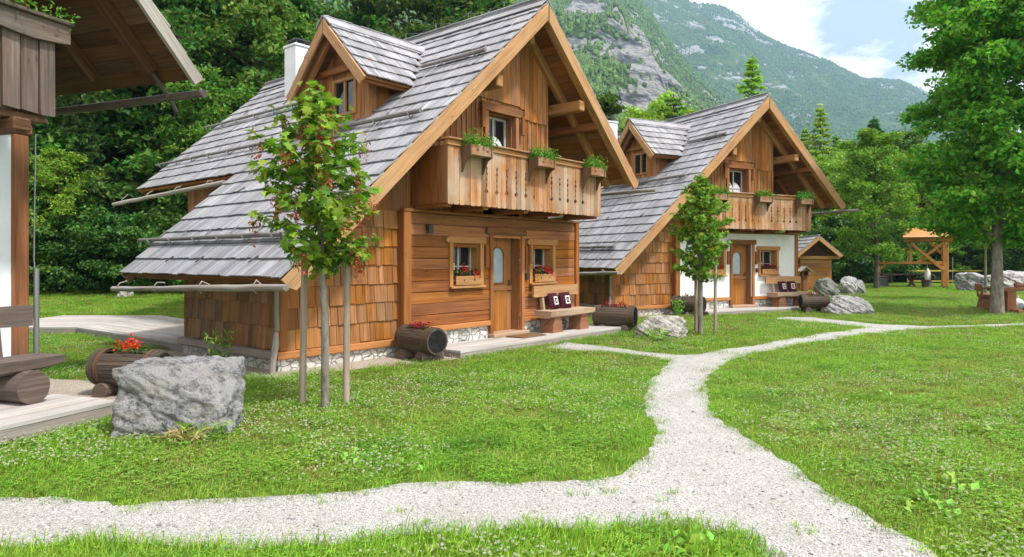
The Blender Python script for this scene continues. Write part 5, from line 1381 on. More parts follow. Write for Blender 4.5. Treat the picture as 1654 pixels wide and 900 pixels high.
for (k, px, Y, sc) in (('u0', 55, 22.3, .8), ('u1', 110, 23, .9), ('u0', 165, 22.6, .75), ('u1', 215, 23.4, .95), ('u0', 262, 22.8, .8), ('u1', 300, 23.6, .9), ('u0', 20, 23.2, 1.0), ('u1', 345, 23.8, 1.0), ('u0', 80, 24.5, 1.2), ('u1', 190, 25, 1.3), ('u0', 240, 25.4, 1.3), ('u1', 140, 25.6, 1.3), ('u0', 300, 26, 1.3)): plant(k, px, Y, sc=sc, label=LU, group='shrubs at the forest edge')
# trees between and behind the chalets
plant('b2', 975, 34, 150, label='leafy tree filling the gap right of the front chalet gable', group=None, wide=.9)
plant('r1', 1088, 46, 150, label='small pointed larch above the dormer of the white fronted chalet', group=None, wide=2.3); plant('l0', 1066, 48, 172, label='rounded treetop beside the small pointed larch', group=None)
plant('l1', 1040, 44, 190, label='rounded treetop lowest of those beside the small pointed larch', group=None)
plant('r0', 1215, 44, 88, label='pale green larch rising behind the far chalet peak', group=None, wide=1.6)
plant('r1', 1325, 56, 168, label='slim larch right of the far chalet roof', group=None, wide=1.5); plant('s1', 1412, 60, 188, label='dark spruce top between the larch and the lawn tree', group=None, wide=1.6)
plant('s0', 1375, 62, 225, label='smaller dark spruce left of the dark spruce top', group=None)
# rounded tree in front of the pavilion
o = make_tree('broadleaf_tree', at(1416, 36.5), tree_geometry(301, 8.3, 2.0, 1.25, 21000, .155, None, nlimb=26, crown='round', clump=.38, trunk_r=.13, low=1.0), 'rounded light green tree standing just left of the timber pavilion', 'tree', None, 'leaf_light', 'bark_dark', .6)
LR = 'leafy tree of the green belt behind the pavilion and net'
for (k, px, Y, top, w) in (('l0', 1345, 50, 262, 1.1), ('l1', 1385, 54, 235, 1.1), ('b0', 1450, 56, 215, 1.0), ('l0', 1500, 50, 240, 1.2), ('l1', 1545, 52, 235, 1.2), ('b1', 1590, 55, 225, 1.0), ('l0', 1640, 50, 262, 1.2), ('b2', 1690, 52, 200, 1.0), ('l1', 1310, 53, 290, 1.2), ('l0', 1290, 48, 255, 1.1), ('l1', 1330, 47, 285, 1.3), ('l0', 1370, 46, 262, 1.2), ('r0', 1300, 58, 205, 1.5), ('r1', 1350, 60, 215, 1.6), ('l0', 1475, 62, 240, 1.2), ('b0', 1530, 64, 235, 1.0), ('l1', 1610, 63, 240, 1.2), ('l0', 1560, 47, 330, 1.2), ('l1', 1465, 48, 345, 1.2), ('l0', 1740, 50, 230, 1.2), ('b0', 1800, 54, 200, 1)):
    plant(k, px, Y, top, label=LR, group='trees of the green belt behind the pavilion', wide=w)
LV = 'low shrub under the green belt behind the lawn'
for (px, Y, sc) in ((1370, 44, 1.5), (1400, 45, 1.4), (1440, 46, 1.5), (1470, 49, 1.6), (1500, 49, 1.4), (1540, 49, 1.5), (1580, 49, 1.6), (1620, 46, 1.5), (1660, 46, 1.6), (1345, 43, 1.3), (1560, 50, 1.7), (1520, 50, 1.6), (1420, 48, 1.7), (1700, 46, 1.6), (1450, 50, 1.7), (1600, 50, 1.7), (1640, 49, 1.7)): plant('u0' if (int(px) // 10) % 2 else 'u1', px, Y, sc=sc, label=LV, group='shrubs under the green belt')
# big lawn tree
o = make_tree('broadleaf_tree', at(1610, 20.0), tree_geometry(402, 12.4, 2.20, 1.9, 88000, .15, None, nlimb=50, crown='oval', clump=.46, trunk_r=.165, low=1.75, sub=4), 'large leafy tree with bare grey trunk on the lawn at right', 'tree', None, 'leaf_big', 'bark', .7)
# thin second trunk behind it
o = make_tree('broadleaf_tree', at(1592, 26), tree_geometry(409, 6.5, 1.5, 2.2, 7000, .14, None, nlimb=16, crown='oval', clump=.35, trunk_r=.055, low=1.9), 'slender young tree half hidden by the large lawn tree', 'tree', None, 'leaf_light', 'bark', .6)

# -------------------------------------------------- staked young trees
def staked_tree(P, H, crown_z0, R0, nleaf, ls, mat, tr, label, seed, seeds=False, R_top=.2, lx=0.0):
    r = random.Random(seed); g = np.random.default_rng(seed); root = empty('young_tree', P, 0, label, 'tree', 'staked young trees on the grass'); m = MB()
    tp = [(0, 0, -.1), (.0, 0, H * .3), (lx * .5, .01, H * .6), (lx, 0, H * .97)]; m.tube(tp, [tr * 1.08, tr, tr * .62, tr * .12], 12); C = []; D = []; SC = []
    n = 52
    for i in range(n):
        t = (i + .5) / n; z = crown_z0 + (H - crown_z0) * t * .98; an = i * 2.4 + r.uniform(-.5, .5)
        rad = R0 * (max(.0, math.sin(math.pi * (.16 + .84 * t)) ** .9) * .9 + .10 * (1 - t)) * r.uniform(.65, 1.2) + R_top * .3
        ox = lx * max(0, z / H - .25) * 1.33; b = Vector((ox, 0, z - rad * .25)); e = Vector((ox + math.cos(an) * rad, math.sin(an) * rad, z + rad * r.uniform(.05, .40))); mid = b.lerp(e, .5) + Vector((0, 0, .05)); m.tube([b, mid, e], [tr * .28, tr * .18, tr * .06], 6, cap=False)
        k = max(4, int(nleaf / n * (rad / R0 + .35)))
        for j in range(k):
            q = r.uniform(.12, 1.06); p = b.lerp(mid, q * 2) if q < .5 else mid.lerp(e, q * 2 - 1); o = Vector((r.gauss(0, 1), r.gauss(0, 1), r.gauss(-.2, .8))).normalized() * r.uniform(.03, .16) * (ls / .12)
            C.append(tuple(p + o)); dd = Vector((math.cos(an), math.sin(an), 0)) * .7 + o.normalized(); D.append(tuple(dd.normalized()))
        if seeds and r.random() < .6: SC.append(tuple(e.lerp(b, r.uniform(-.12, .12)) + Vector((0, 0, -.12))))
    m.build('trunk', M['bark'], root); maple_leaves('crown', np.array(C), np.array(D), ls, M[mat], root, seed)
    if seeds:
        for i_, c_ in enumerate(SC): leaves('seed_bunch', np.array([c_]) + g.normal(size=(38, 3)) * np.array([.032, .032, .075]), .046, M['samara'], root, seed + i_, upb=0, aspect=.4, droop=1.2)
    return root
T1 = ground(525, 662); staked_tree((T1.x, T1.y, 0), 3.42, 1.48, .60, 1500, .108, 'leaf_maple', .042, 'staked young maple with red seed bunches in front of the front chalet', 5, True, lx=-.13)
T2 = ground(1131, 541); staked_tree((T2.x, T2.y, 0), 3.38, 1.20, .62, 2700, .095, 'leaf_maple2', .055, 'bushy staked young tree between the two chalets', 9)
def stake(P, h, r, label, lean=(0, 0)):
    m = MB(); m.tube([(0, 0, -.1), (lean[0] * .5, lean[1] * .5, h * .5), (lean[0], lean[1], h)], [r * 1.03, r, r * .95], 12, wob=.015); o = m.build('tree_stake', M['stake']); o.location = P; tag(o, label, 'stake', 'round wooden stakes beside the young trees'); return o
p = ground(488, 655); stake((p.x, p.y, 0), 1.62, .038, 'stake left of the young maple trunk', (.03, 0)); p = ground(559, 655); stake((p.x, p.y, 0), 1.55, .036, 'stake right of the young maple trunk', (.01, 0))
p = ground(1124, 538); stake((p.x, p.y, 0), 1.6, .036, 'stake just left of the bushy young tree trunk'); p = ground(1155, 541); stake((p.x, p.y, 0), 1.75, .034, 'stake right of the bushy young tree trunk', (.01, 0))
# plants that stand alone
def clump_plant(name, P, h, n, ls, mat, label, seed, spread=.16, aspect=.2, cat='plant'):
    g = np.random.default_rng(seed); C = []; a = g.uniform(0, 6.28, n); rr = spread * np.sqrt(g.random(n)); z = g.random(n) * h
    C = np.stack([np.cos(a) * rr * (.5 + z / h), np.sin(a) * rr * (.5 + z / h), z + .02], -1); o = leaves(name, C, ls, M[mat], None, seed, upb=.1, aspect=aspect); o.location = P; return tag(o, label, cat)
p = ground(470, 617); P = loc(H1, -2.62, 1.0); clump_plant('leafy_plant', (P.x, P.y, 0), .55, 150, .10, 'weed', 'bright green plant growing at the low shingled wall behind the boulder', 3, .17, .3)
p = ground(335, 705); clump_plant('fern_clump', (p.x, p.y, 0), .14, 130, .13, 'clover', 'grassy fern clump at the foot of the big boulder', 4, .20, .12)
p = ground(300, 716); clump_plant('dry_tuft', (p.x, p.y, 0), .08, 70, .18, 'dry', 'brown dry tuft in the grass before the big boulder', 6, .16, .1)
p = ground(1062, 553); clump_plant('leafy_plant', (p.x, p.y, 0), .22, 120, .13, 'weed', 'green tuft growing in front of the low pale boulder', 7, .2, .2)
p = loc(H2, -.55, -.75); clump_plant('leafy_plant', (p.x, p.y, 0), .5, 120, .11, 'weed', 'bright green plant left of the barrel at the white fronted chalet', 8, .16, .3)
# greenery hanging over the old balcony rail
P = loc(H3, -.85, -1.0, 4.09); g = np.random.default_rng(5); C = np.stack([g.uniform(-.5, .62, 260), g.normal(size=260) * .09, g.normal(size=260) * .05 + .03], -1)
o = leaves('rail_greenery', C, .06, M['box_leaf'], None, 6, upb=.5, aspect=.4); o.location = P; o.rotation_euler = (0, 0, hz(H3)); tag(o, 'light green plants spilling over the rail of the weathered house balcony', 'plant')

# =================================================================== grass, clover, pebbles
def inside(P, poly):
    x, y = P[:, 0], P[:, 1]; c = np.zeros(len(P), bool); n = len(poly); j = n - 1
    for i in range(n):
        xi, yi = poly[i]; xj, yj = poly[j]
        k = ((yi > y) != (yj > y)) & (x < (xj - xi) * (y - yi) / ((yj - yi) if yj != yi else 1e-9) + xi); c ^= k; j = i
    return c
def scatter(name, P, sc, idx, temps, kind='stuff', rz=None):
    me = bpy.data.meshes.new(name); me.vertices.add(len(P)); me.vertices.foreach_set('co', np.asarray(P, np.float32).ravel())
    for nm, ty, v in (('sc', 'FLOAT', sc), ('rz', 'FLOAT', RNG.uniform(0, 6.28, len(P)) if rz is None else rz), ('ti', 'INT', idx)):
        a = me.attributes.new(nm, ty, 'POINT'); a.data.foreach_set('value', np.asarray(v, np.float32 if ty == 'FLOAT' else np.int32))
    o = bpy.data.objects.new(name, me); COL.objects.link(o); tag(o, kind=kind)
    ng = bpy.data.node_groups.new(name + '_nodes', 'GeometryNodeTree'); ng.interface.new_socket('Geometry', in_out='INPUT', socket_type='NodeSocketGeometry'); ng.interface.new_socket('Geometry', in_out='OUTPUT', socket_type='NodeSocketGeometry')
    N = ng.nodes; L = ng.links; gi = N.new('NodeGroupInput'); go = N.new('NodeGroupOutput'); ip = N.new('GeometryNodeInstanceOnPoints'); jn = N.new('GeometryNodeJoinGeometry')
    for t in temps:
        oi = N.new('GeometryNodeObjectInfo'); oi.inputs['Object'].default_value = t; oi.inputs['As Instance'].default_value = True; L.new(oi.outputs['Geometry'], jn.inputs[0])
    def attr(nm, ty):
        a = N.new('GeometryNodeInputNamedAttribute'); a.data_type = ty; a.inputs['Name'].default_value = nm; return a.outputs['Attribute']
    L.new(gi.outputs[0], ip.inputs['Points']); L.new(jn.outputs[0], ip.inputs['Instance']); ip.inputs['Pick Instance'].default_value = True; L.new(attr('ti', 'INT'), ip.inputs['Instance Index'])
    cx = N.new('ShaderNodeCombineXYZ'); L.new(attr('rz', 'FLOAT'), cx.inputs['Z']); L.new(cx.outputs[0], ip.inputs['Rotation']); L.new(attr('sc', 'FLOAT'), ip.inputs['Scale']); L.new(ip.outputs[0], go.inputs[0])
    md = o.modifiers.new('scatter', 'NODES'); md.node_group = ng; return o
def tuft(name, n, rad, h, w, mat, seed, bend=.5, clover=0, lsz=.02):
    g = np.random.default_rng(seed); V = []; Fa = []
    for i in range(n):
        a = g.uniform(0, 6.28); rr = rad * math.sqrt(g.random()); b = np.array([math.cos(a) * rr, math.sin(a) * rr, -.01]); hh = h * g.uniform(.5, 1.15); an = g.uniform(0, 6.28); lean = np.array([math.cos(an), math.sin(an), 0]) * hh * bend * g.uniform(.1, 1.1); sd = np.array([-math.sin(an + .6), math.cos(an + .6), 0]) * w * g.uniform(.7, 1.2)
        m1 = b + lean * .35 + np.array([0, 0, hh * .6]); t = b + lean + np.array([0, 0, hh]); k = len(V); V += [b - sd, b + sd, m1 + sd * .8, m1 - sd * .8, t + sd * .12, t - sd * .12]; Fa += [(k, k + 1, k + 2, k + 3), (k + 3, k + 2, k + 4, k + 5)]
    for i in range(clover):
        a = g.uniform(0, 6.28); rr = rad * math.sqrt(g.random()); c = np.array([math.cos(a) * rr, math.sin(a) * rr, h * g.uniform(.35, .85)])
        for q in range(3):
            an = q * 2.094 + a; d = np.array([math.cos(an), math.sin(an), g.uniform(-.1, .35)]) * lsz; s = np.array([-math.sin(an), math.cos(an), 0]) * lsz * .5; k = len(V); V += [c, c + d * .6 + s, c + d * 1.1, c + d * .6 - s]; Fa.append((k, k + 1, k + 2, k + 3))
    return np_mesh(name, V, Fa, M[mat], link=False)
def ball_blossom(name, mat, r=.011, h=.085):
    g = np.random.default_rng(3); n = 18; V = []; Fa = []
    for i in range(n):
        d = g.normal(size=3); d[2] = abs(d[2]) * .8 - .2; d /= np.linalg.norm(d); u = np.cross(d, (0, 0, 1.)); u /= np.linalg.norm(u) + 1e-6; c = np.array([0, 0, h]); k = len(V); w = np.cross(d, u); V += [c + d * r * .4 - u * r * .4, c + d * r * 1.1 - w * r * .35, c + d * r * .6 + u * r * .45, c + d * r * 1.1 + w * r * .35]; Fa.append((k, k + 1, k + 2, k + 3))
    return np_mesh(name, V, Fa, M[mat], link=False)
def lawn_points(n, pw, ymin=3.2, ymax=44, kmax=1.3):
    u = RNG.random(n); e = 2 - pw; Y = (ymin ** e + u * (ymax ** e - ymin ** e)) ** (1 / e); X = RNG.uniform(-kmax, kmax, n) * Y
    return np.stack([X, Y], -1)
def keep(P, jit=.05):
    Q = P + (RNG.normal(size=P.shape) * jit * np.clip(P[:, 1:2] / 7, .7, 1.6)); k = ~inside(Q, PATH)
    for poly in APR: k &= ~inside(Q, poly)
    for d in DECKS: k &= ~inside(P, d)
    for h, ext in ((H1, (-2.15, 5, .1, 7.8)), (H2, (-2.15, 5, .1, 7.8)), (H3, (-5.5, 0, 0, 8))):
        a = hz(h); dx = P[:, 0] - h.location.x; dy = P[:, 1] - h.location.y; u = dx * math.cos(a) + dy * math.sin(a); v = -dx * math.sin(a) + dy * math.cos(a)
        uu0 = np.where(v < 3.05, ext[0], 0) if h is not H3 else ext[0]; k &= ~((u > uu0) & (u < ext[1]) & (v > ext[2]) & (v < ext[3]))
    return P[k]
P = keep(lawn_points(88000, 1.15)); d = fbm(P[:, 0] * .55, P[:, 1] * .55, 4, 31); dry = fbm(P[:, 0] * .8 + 9, P[:, 1] * .8, 4, 77)
T = [tuft('blades_a', 34, .14, .060, .0030, 'grass', 1, .8), tuft('blades_b', 28, .15, .085, .0028, 'grass', 2, .9), tuft('clover_patch', 24, .15, .062, .0030, 'clover', 3, .8, 30, .012), tuft('clover_patch_b', 14, .14, .05, .0032, 'grass', 4, .7, 40, .013), tuft('dry_blades', 16, .14, .06, .0035, 'dry', 5, .9)]
r_ = RNG.random(len(P)); idx = np.where(d > .53, np.where(r_ < .5, 2, np.where(r_ < .75, 3, 0)), np.where(r_ < .6, 0, np.where(r_ < .8, 1, 2)))
bk = bank(P[:, 0], P[:, 1]); isdry = (dry > .63) | ((bk > .03) & (RNG.random(len(P)) < .45)); idx = np.where(isdry & (RNG.random(len(P)) < .6), 4, idx)
# worn, drier fringe along the path edges
near = np.zeros(len(P), bool)
for a in range(0, len(P), 20000):
    q = P[a:a + 20000]; dd = np.min(((q[:, None] - PATH[None, ::2]) ** 2).sum(-1), 1); near[a:a + 20000] = dd < .06
idx = np.where(near & (RNG.random(len(P)) < .22), 4, idx)
sc = RNG.uniform(.75, 1.25, len(P)) * np.clip(.85 + P[:, 1] * .022, .9, 1.7) * np.where(near, .85, 1)
scatter('grass', np.column_stack([P, bk]), sc, idx, T)
# longer grass in the foreground strip
q = np.stack([RNG.uniform(-4.2, 2.2, 3600), RNG.uniform(3.0, 4.3, 3600)], -1); q = keep(q, .04)
scatter('long_grass', np.column_stack([q, np.zeros(len(q))]), RNG.uniform(.55, 1.05, len(q)), RNG.integers(0, 2, len(q)), [tuft('long_a', 9, .09, .125, .0032, 'grass', 8, .6), tuft('long_b', 7, .1, .105, .0034, 'grass', 9, .9)])
# taller unmown grass round the feet of boulders, stakes and along the deck edges
E_ = []
for o_ in list(COL.objects):
    if o_.get('category') == 'boulder':
        n_ = int(26 * (o_.dimensions.x + o_.dimensions.y)) if o_.location.y < 22 else 14
        a_ = RNG.uniform(0, 6.28, n_); cz, szz = math.cos(o_.rotation_euler.z), math.sin(o_.rotation_euler.z); ex, ey = o_.dimensions.x * .47 * np.cos(a_), o_.dimensions.y * .47 * np.sin(a_); k_ = RNG.uniform(.96, 1.16, n_)
        E_ += [(o_.location.x + (x_ * cz - y_ * szz) * q_, o_.location.y + (x_ * szz + y_ * cz) * q_) for x_, y_, q_ in zip(ex, ey, k_)]
    if o_.get('category') == 'stake' or o_.name.startswith('young_tree'):
        E_ += [(o_.location.x + RNG.normal() * .07, o_.location.y + RNG.normal() * .07) for _ in range(9)]
for d_ in DECKS:
    for i_ in range(4):
        p_, q_ = np.array(d_[i_]), np.array(d_[(i_ + 1) % 4]); L_ = np.linalg.norm(q_ - p_); n_ = int(L_ * 9); t_ = RNG.random(n_)[:, None]; nn_ = np.array([q_[1] - p_[1], p_[0] - q_[0]]) / L_; c_ = np.mean(np.array(d_), 0); nn_ = nn_ if nn_ @ (p_ - c_) > 0 else -nn_
        E_ += [tuple(v_) for v_ in p_ + (q_ - p_) * t_ + nn_ * RNG.uniform(.05, .15, n_)[:, None]]
E_ = np.array(E_); E_ = keep(E_, .02)
scatter('edge_grass', np.column_stack([E_, bank(E_[:, 0], E_[:, 1])]), RNG.uniform(.7, 1.3, len(E_)), RNG.integers(0, 2, len(E_)), [tuft('edge_a', 12, .07, .11, .0034, 'grass', 18, .7), tuft('edge_b', 10, .08, .09, .0034, 'clover', 19, .9)])
# clover blossoms
q = keep(lawn_points(82000, 1.25, 3.5, 32)); f = fbm(q[:, 0] * .9 + 3, q[:, 1] * .9, 4, 55); q = q[(f + RNG.normal(size=len(f)) * .05 > .56)]
scatter('clover_blossoms', np.column_stack([q, np.zeros(len(q))]), RNG.uniform(.6, 1.0, len(q)), np.zeros(len(q), int), [ball_blossom('blossom', 'blossom', .0085)])
# broad leaved weeds
wc = [(1490, 818), (1510, 830), (655, 764), (1130, 884), (1115, 878), (1590, 800), (1245, 640), (280, 716), (545, 745), (590, 742), (1580, 700), (1420, 640), (1340, 700), (130, 712), (880, 700)]
q = np.array([tuple(ground(x, y).xy) for x, y in wc for _ in range(2)]) + RNG.normal(size=(len(wc) * 2, 2)) * .07
scatter('broad_leaved_weeds', np.column_stack([q, np.full(len(q), .01)]), RNG.uniform(.7, 1.3, len(q)), np.zeros(len(q), int), [leaves('weed', np.stack([RNG.normal(size=14) * .05, RNG.normal(size=14) * .05, RNG.uniform(.02, .06, 14)], -1), .062, M['weed'], None, 4, upb=1.0, aspect=.7, link=False)])
# loose stones on the path
q = lawn_points(90000, 1.7, 3.3, 14, .95); q = q[inside(q, PATH)]
def pebble(name, seed):
    import bmesh
    bm = bmesh.new(); bmesh.ops.create_icosphere(bm, subdivisions=1, radius=.0058); g = random.Random(seed)
    for v in bm.verts: v.co *= g.uniform(.7, 1.2); v.co.z *= .65
    me = bpy.data.meshes.new(name); bm.to_mesh(me); bm.free(); me.materials.append(M['pebble']); return bpy.data.objects.new(name, me)
scatter('loose_gravel', np.column_stack([q, np.full(len(q), .006)]), np.exp(RNG.normal(size=len(q)) * .48) * .75, RNG.integers(0, 3, len(q)), [pebble('pebble_a', 1), pebble('pebble_b', 2), pebble('pebble_c', 3)])
# sprigs growing in the path
q = np.array([tuple(ground(x, y).xy) for x, y in ((1046, 743), (1090, 800), (1060, 812), (1125, 840), (985, 795), (930, 800), (1310, 860), (1285, 855), (640, 830), (200, 830), (520, 812), (1010, 770), (1070, 835), (700, 850), (850, 840))]); q = np.repeat(q, 3, 0) + RNG.normal(size=(len(q) * 3, 2)) * .03
scatter('path_weeds', np.column_stack([q, np.full(len(q), .0)]), RNG.uniform(.4, .9, len(q)), np.zeros(len(q), int), [tuft('sprig', 9, .05, .07, .004, 'grass', 14, .9)])

# =================================================================== mountains
def curve(pts):
    a = np.array(pts, float); return lambda px: np.interp(px, a[:, 0], a[:, 1])
near_y = curve([(-900, 60), (-300, -20), (100, -60), (400, -110), (700, -120), (890, -80), (990, -45), (1050, 2), (1078, 52), (1110, 98), (1150, 145), (1185, 178), (1240, 235), (1330, 305), (1450, 350), (1600, 370), (2600, 380)])
far_y = curve([(-900, -100), (700, -120), (1000, -55), (1060, -20), (1115, 1), (1150, 5), (1170, 10), (1200, 26), (1222, 46), (1260, 62), (1300, 78), (1350, 104), (1395, 121), (1430, 123), (1462, 127), (1500, 150), (1560, 190), (1654, 240), (1800, 290), (2600, 340)])
pxs = np.linspace(-700, 2350, 420); Ys = np.concatenate([np.linspace(150, 900, 150), np.linspace(912, 2100, 150)[1:], np.linspace(2120, 2600, 12)])
PXg, Yg = np.meshgrid(pxs, Ys); Xg = (PXg - 827) / F * Yg
hn = (YH - near_y(PXg)) / F * 900; hf = (YH - far_y(PXg)) / F * 2000
def smooth(t): t = np.clip(t, 0, 1); return t * t * (3 - 2 * t)
tn = np.clip((Yg - 150) / 750, 0, 1); up = hn * (tn ** 1.12)
tv = np.clip((Yg - 900) / 260, 0, 1); vf = hf * np.clip((Yg - 900) / 1100, 0, 1) ** .95
z = np.where(Yg <= 900, up, np.maximum(hn * (1 - smooth(tv)), 0) * (1 - smooth(tv)) + vf * smooth(np.clip((Yg - 900) / 350, 0, 1)))
z = np.where(Yg > 2000, hf * (1 - (Yg - 2000) / 1200), z)
amp = np.clip(z / 200, 0, 1)
rid = 1 - np.abs(2 * fbm(Xg / 260, Yg / 340, 5, 5) - 1); fine = fbm(Xg / 60, Yg / 75, 5, 9) - .5
crest = np.exp(-((Yg - 900) / 120) ** 2) + np.exp(-((Yg - 2000) / 200) ** 2)
z = z + amp * ((rid - .75) * 85 * (1 - .75 * np.clip(crest, 0, 1)) + fine * 26 * (1 - .45 * np.clip(crest, 0, 1))) - 3
# cliff on the near spur: steps in the profile
cl = np.exp(-(((PXg - (1080 - (Yg - 330) * .36)) / 115) ** 2)) * smooth((Yg - 250) / 40) * (1 - smooth((Yg - 600) / 160))
z = z + cl * (np.abs(((z + 25 * fbm(Xg / 50, Yg / 50, 3, 2)) % 60) - 30) - 15) * .9 + cl * (fbm(Xg / 22, Yg / 22, 5, 66) - .5) * 34
rockm = (fbm(Xg / 60, z / 30 + Yg / 200, 7, 21, .66) - .5) * 3.0 + cl * 1.05 - .30 + .16 * smooth((z - 330) / 250) + .25 * np.exp(-((PXg - 1195) / 45.) ** 2) * (Yg > 1500) * smooth((z - 560) / 120)
rockm = np.clip(rockm * 2.2 + .2, 0, 1)
nyy, nxx = Yg.shape; ii = np.arange(nyy * nxx).reshape(nyy, nxx); Fq = np.stack([ii[:-1, :-1], ii[:-1, 1:], ii[1:, 1:], ii[1:, :-1]], -1).reshape(-1, 4)
def mtn_mat():
    t = NT('mountain_slopes'); pos = t.new('ShaderNodeNewGeometry').outputs['Position']; at_ = t.new('ShaderNodeAttribute'); at_.attribute_name = 'rock'
    n = t.noise(pos, .03, 9, .68); n2 = t.noise(t.mapping(pos, (.02, .02, .075)), 1.0, 10, .76)
    g = t.ramp(n, [(.35, (.035, .075, .02)), (.5, (.075, .135, .03)), (.68, (.14, .19, .055))]); k = t.ramp(n2, [(.40, (.06, .062, .07)), (.46, (.20, .20, .21)), (.51, (.52, .50, .47)), (.56, (.26, .255, .26)), (.63, (.58, .55, .51))])  # pale and dark strata; the darkest bands paint crevice shadow into the rock
    f = t.math('ADD', at_.outputs['Fac'], t.maprange(t.noise(pos, .045, 8, .72), .3, .7, -.75, .75)); t.bump(t.math('ADD', n, n2), .9, 14)
    return t.base(t.mix(t.maprange(f, .46, .54, 0, 1), g, k), .95, .05)
o = np_mesh('mountain', np.stack([Xg, Yg, z], -1).reshape(-1, 3), Fq, mtn_mat(), smooth=True); tag(o, kind='structure')
a = o.data.attributes.new('rock', 'FLOAT', 'POINT'); a.data.foreach_set('value', rockm.astype(np.float32).ravel())
# far-off mountain woods
def blob(name, seed, h, r, con):
    import bmesh
    bm = bmesh.new(); g = random.Random(seed)
    if con: bmesh.ops.create_cone(bm, segments=7, radius1=r, radius2=.2, depth=h, cap_ends=False)
    else: bmesh.ops.create_icosphere(bm, subdivisions=2, radius=1)
    for v in bm.verts:
        if con: v.co.x *= g.uniform(.75, 1.2); v.co.y *= g.uniform(.75, 1.2); v.co.z += h / 2
        else: k = g.uniform(.7, 1.2); v.co = Vector((v.co.x * r * k, v.co.y * r * k, v.co.z * h * .5 * k + h * .42))
    me = bpy.data.meshes.new(name); bm.to_mesh(me); bm.free(); me.materials.append(M['mtn_leaf']); return bpy.data.objects.new(name, me)
N_ = 260000; iy = RNG.random(N_) ; jx = RNG.random(N_); Yp = np.where(RNG.random(N_) < .5, 200 + 710 * iy ** .8, 1050 + 970 * iy); pp = 500 + 1300 * jx
fi = np.interp(Yp, Ys, np.arange(len(Ys))); fj = (pp - pxs[0]) / (pxs[1] - pxs[0]); i0 = np.clip(fi.astype(int), 0, nyy - 2); j0 = np.clip(fj.astype(int), 0, nxx - 2); a_, b_ = fi - i0, fj - j0
def samp(A): return (A[i0, j0] * (1 - b_) + A[i0, j0 + 1] * b_) * (1 - a_) + (A[i0 + 1, j0] * (1 - b_) + A[i0 + 1, j0 + 1] * b_) * a_
zz = samp(z); rm = samp(rockm); dn = fbm((pp - 827) / F * Yp / 90, Yp / 90, 4, 91)
k = ((rm + RNG.normal(size=N_) * .28) < .45) & (dn + RNG.normal(size=N_) * .08 > .40); PM = np.column_stack([(pp - 827) / F * Yp, Yp, zz])[k]
scatter('mountain_forest', PM, RNG.uniform(.55, 1.15, len(PM)) * np.where(PM[:, 1] < 950, .36, .55), RNG.integers(0, 3, len(PM)), [blob('wood_a', 1, 10, 5.2, False), blob('wood_b', 2, 9, 4.5, False), blob('wood_c', 3, 15, 3.4, True)])
# =================================================================== haze, sky, sun, camera
HAZE = .00028
def haze():
    m = MB(); m.span((-2600, -60, -4.2), (3600, 2700, 1000)); t = bpy.data.materials.new('haze'); t.use_nodes = True; n = t.node_tree.nodes; n.clear(); out = n.new('ShaderNodeOutputMaterial'); v = n.new('ShaderNodeVolumePrincipled')
    v.inputs['Color'].default_value = (.40, .63, .90, 1); v.inputs['Density'].default_value = HAZE; v.inputs['Anisotropy'].default_value = .2; t.node_tree.links.new(v.outputs[0], out.inputs['Volume']); o = m.build('haze', t); tag(o, kind='stuff'); return o
if HAZE > 0: haze()
SUN_EL, SUN_AZ = R(57), R(128)        # azimuth clockwise from +Y (north)
w = bpy.data.worlds.new('World'); S.world = w; w.use_nodes = True; nt = w.node_tree; N = nt.nodes; L = nt.links; N.clear()
out = N.new('ShaderNodeOutputWorld'); bg = N.new('ShaderNodeBackground'); bg.inputs['Strength'].default_value = .082
sky = N.new('ShaderNodeTexSky'); sky.sky_type = 'NISHITA'; sky.sun_disc = False; sky.sun_elevation = SUN_EL; sky.sun_rotation = SUN_AZ; sky.air_density = 1.2; sky.dust_density = 1.5
tc = N.new('ShaderNodeTexCoord'); sep = N.new('ShaderNodeSeparateXYZ'); L.new(tc.outputs['Generated'], sep.inputs[0])
def mth(op, a, b=None, cl=False):
    n = N.new('ShaderNodeMath'); n.operation = op; n.use_clamp = cl
    for i, v in enumerate((a, b)):
        if v is None: continue
        if hasattr(v, 'is_linked'): L.new(v, n.inputs[i])
        else: n.inputs[i].default_value = v
    return n.outputs[0]
zc = mth('ADD', mth('MAXIMUM', sep.outputs['Z'], 0.0), .22); cx = N.new('ShaderNodeCombineXYZ'); L.new(mth('DIVIDE', sep.outputs['X'], zc), cx.inputs[0]); L.new(mth('DIVIDE', sep.outputs['Y'], zc), cx.inputs[1])
def nz(scale, det, rough, off=(0, 0, 0)):
    mp = N.new('ShaderNodeMapping'); mp.inputs['Location'].default_value = off; L.new(cx.outputs[0], mp.inputs[0]); n = N.new('ShaderNodeTexNoise'); n.inputs['Scale'].default_value = scale; n.inputs['Detail'].default_value = det; n.inputs['Roughness'].default_value = rough; L.new(mp.outputs[0], n.inputs['Vector']); return n.outputs['Fac']
n1 = nz(2.6, 9, .58, (3.1, 1.7, 0)); n2 = nz(7.0, 9, .62, (8, 2, 0))
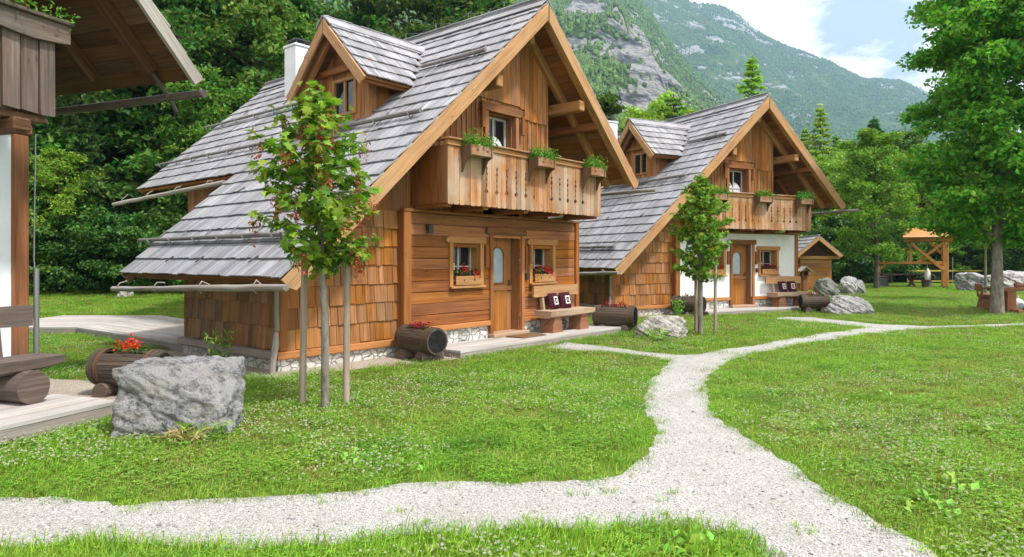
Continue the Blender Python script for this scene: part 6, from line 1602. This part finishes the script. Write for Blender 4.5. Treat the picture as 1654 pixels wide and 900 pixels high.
# an opening of blue in the cloud towards the upper right of the valley
def gap(px, py, rad):
    d = Vector(((px - 827) / F, 1, (YH - py) / F)).normalized(); vm = N.new('ShaderNodeVectorMath'); vm.operation = 'DISTANCE'; nr = N.new('ShaderNodeVectorMath'); nr.operation = 'NORMALIZE'; L.new(tc.outputs['Generated'], nr.inputs[0]); L.new(nr.outputs[0], vm.inputs[0]); vm.inputs[1].default_value = d
    return mth('SUBTRACT', 1.0, mth('DIVIDE', vm.outputs['Value'], rad), True)
g_ = mth('MAXIMUM', mth('MAXIMUM', gap(1395, 15, .075), gap(1455, 45, .05)), mth('MULTIPLY', gap(1462, 100, .05), .8))
cov = mth('SUBTRACT', mth('ADD', n1, mth('MULTIPLY', n2, .75)), mth('ADD', mth('MULTIPLY', g_, .50), .18))
mr = N.new('ShaderNodeMapRange'); L.new(cov, mr.inputs[0]); mr.inputs[1].default_value = .48; mr.inputs[2].default_value = .66; mr.clamp = True
cr = N.new('ShaderNodeValToRGB'); L.new(nz(2.2, 7, .6, (1, 5, 0)), cr.inputs[0]); cr.color_ramp.elements[0].position = .3; cr.color_ramp.elements[0].color = (14.5, 14.2, 14.0, 1); cr.color_ramp.elements[1].position = .6; cr.color_ramp.elements[1].color = (19, 18.4, 17.8, 1)
thin = N.new('ShaderNodeMix'); thin.data_type = 'RGBA'; thin.inputs[0].default_value = .6; L.new(sky.outputs[0], thin.inputs[6]); thin.inputs[7].default_value = (9.5, 10.6, 11.6, 1)
mx = N.new('ShaderNodeMix'); mx.data_type = 'RGBA'; L.new(mr.outputs[0], mx.inputs[0]); L.new(thin.outputs[2], mx.inputs[6]); L.new(cr.outputs[0], mx.inputs[7])
L.new(mx.outputs[2], bg.inputs['Color']); L.new(bg.outputs[0], out.inputs['Surface'])
sd = bpy.data.lights.new('sun', 'SUN'); sd.energy = 3.5; sd.angle = R(5); sd.color = (1, .97, .92); so = bpy.data.objects.new('sun', sd); COL.objects.link(so)
dirv = Vector((math.sin(SUN_AZ) * math.cos(SUN_EL), math.cos(SUN_AZ) * math.cos(SUN_EL), math.sin(SUN_EL))); so.rotation_euler = dirv.to_track_quat('Z', 'Y').to_euler(); so.location = (20, -20, 40)
cd_ = bpy.data.cameras.new('camera'); cam = bpy.data.objects.new('camera', cd_); COL.objects.link(cam); cam.location = (0, 0, EYE); cam.rotation_euler = (math.pi / 2, 0, 0); cd_.sensor_width = 36; cd_.lens = 36 * F / 1654; cd_.shift_y = -(450 - YH) / 1654; cd_.clip_end = 9000; cd_.clip_start = .05; S.camera = cam
S.view_settings.view_transform = 'Standard'; S.view_settings.look = 'None'; S.view_settings.exposure = 0.56; S.view_settings.gamma = 1.0; S.view_settings.use_curve_mapping = False
S.cycles.max_bounces = 8; S.cycles.diffuse_bounces = 3; S.cycles.transmission_bounces = 4; S.cycles.transparent_max_bounces = 4; S.cycles.volume_bounces = 0; S.cycles.use_denoising = True; S.cycles.sample_clamp_indirect = 6
for o in bpy.data.objects:
    if o.get('label') is None and o.get('kind') is None and o.parent is None and o.type in ('MESH', 'EMPTY'): pass
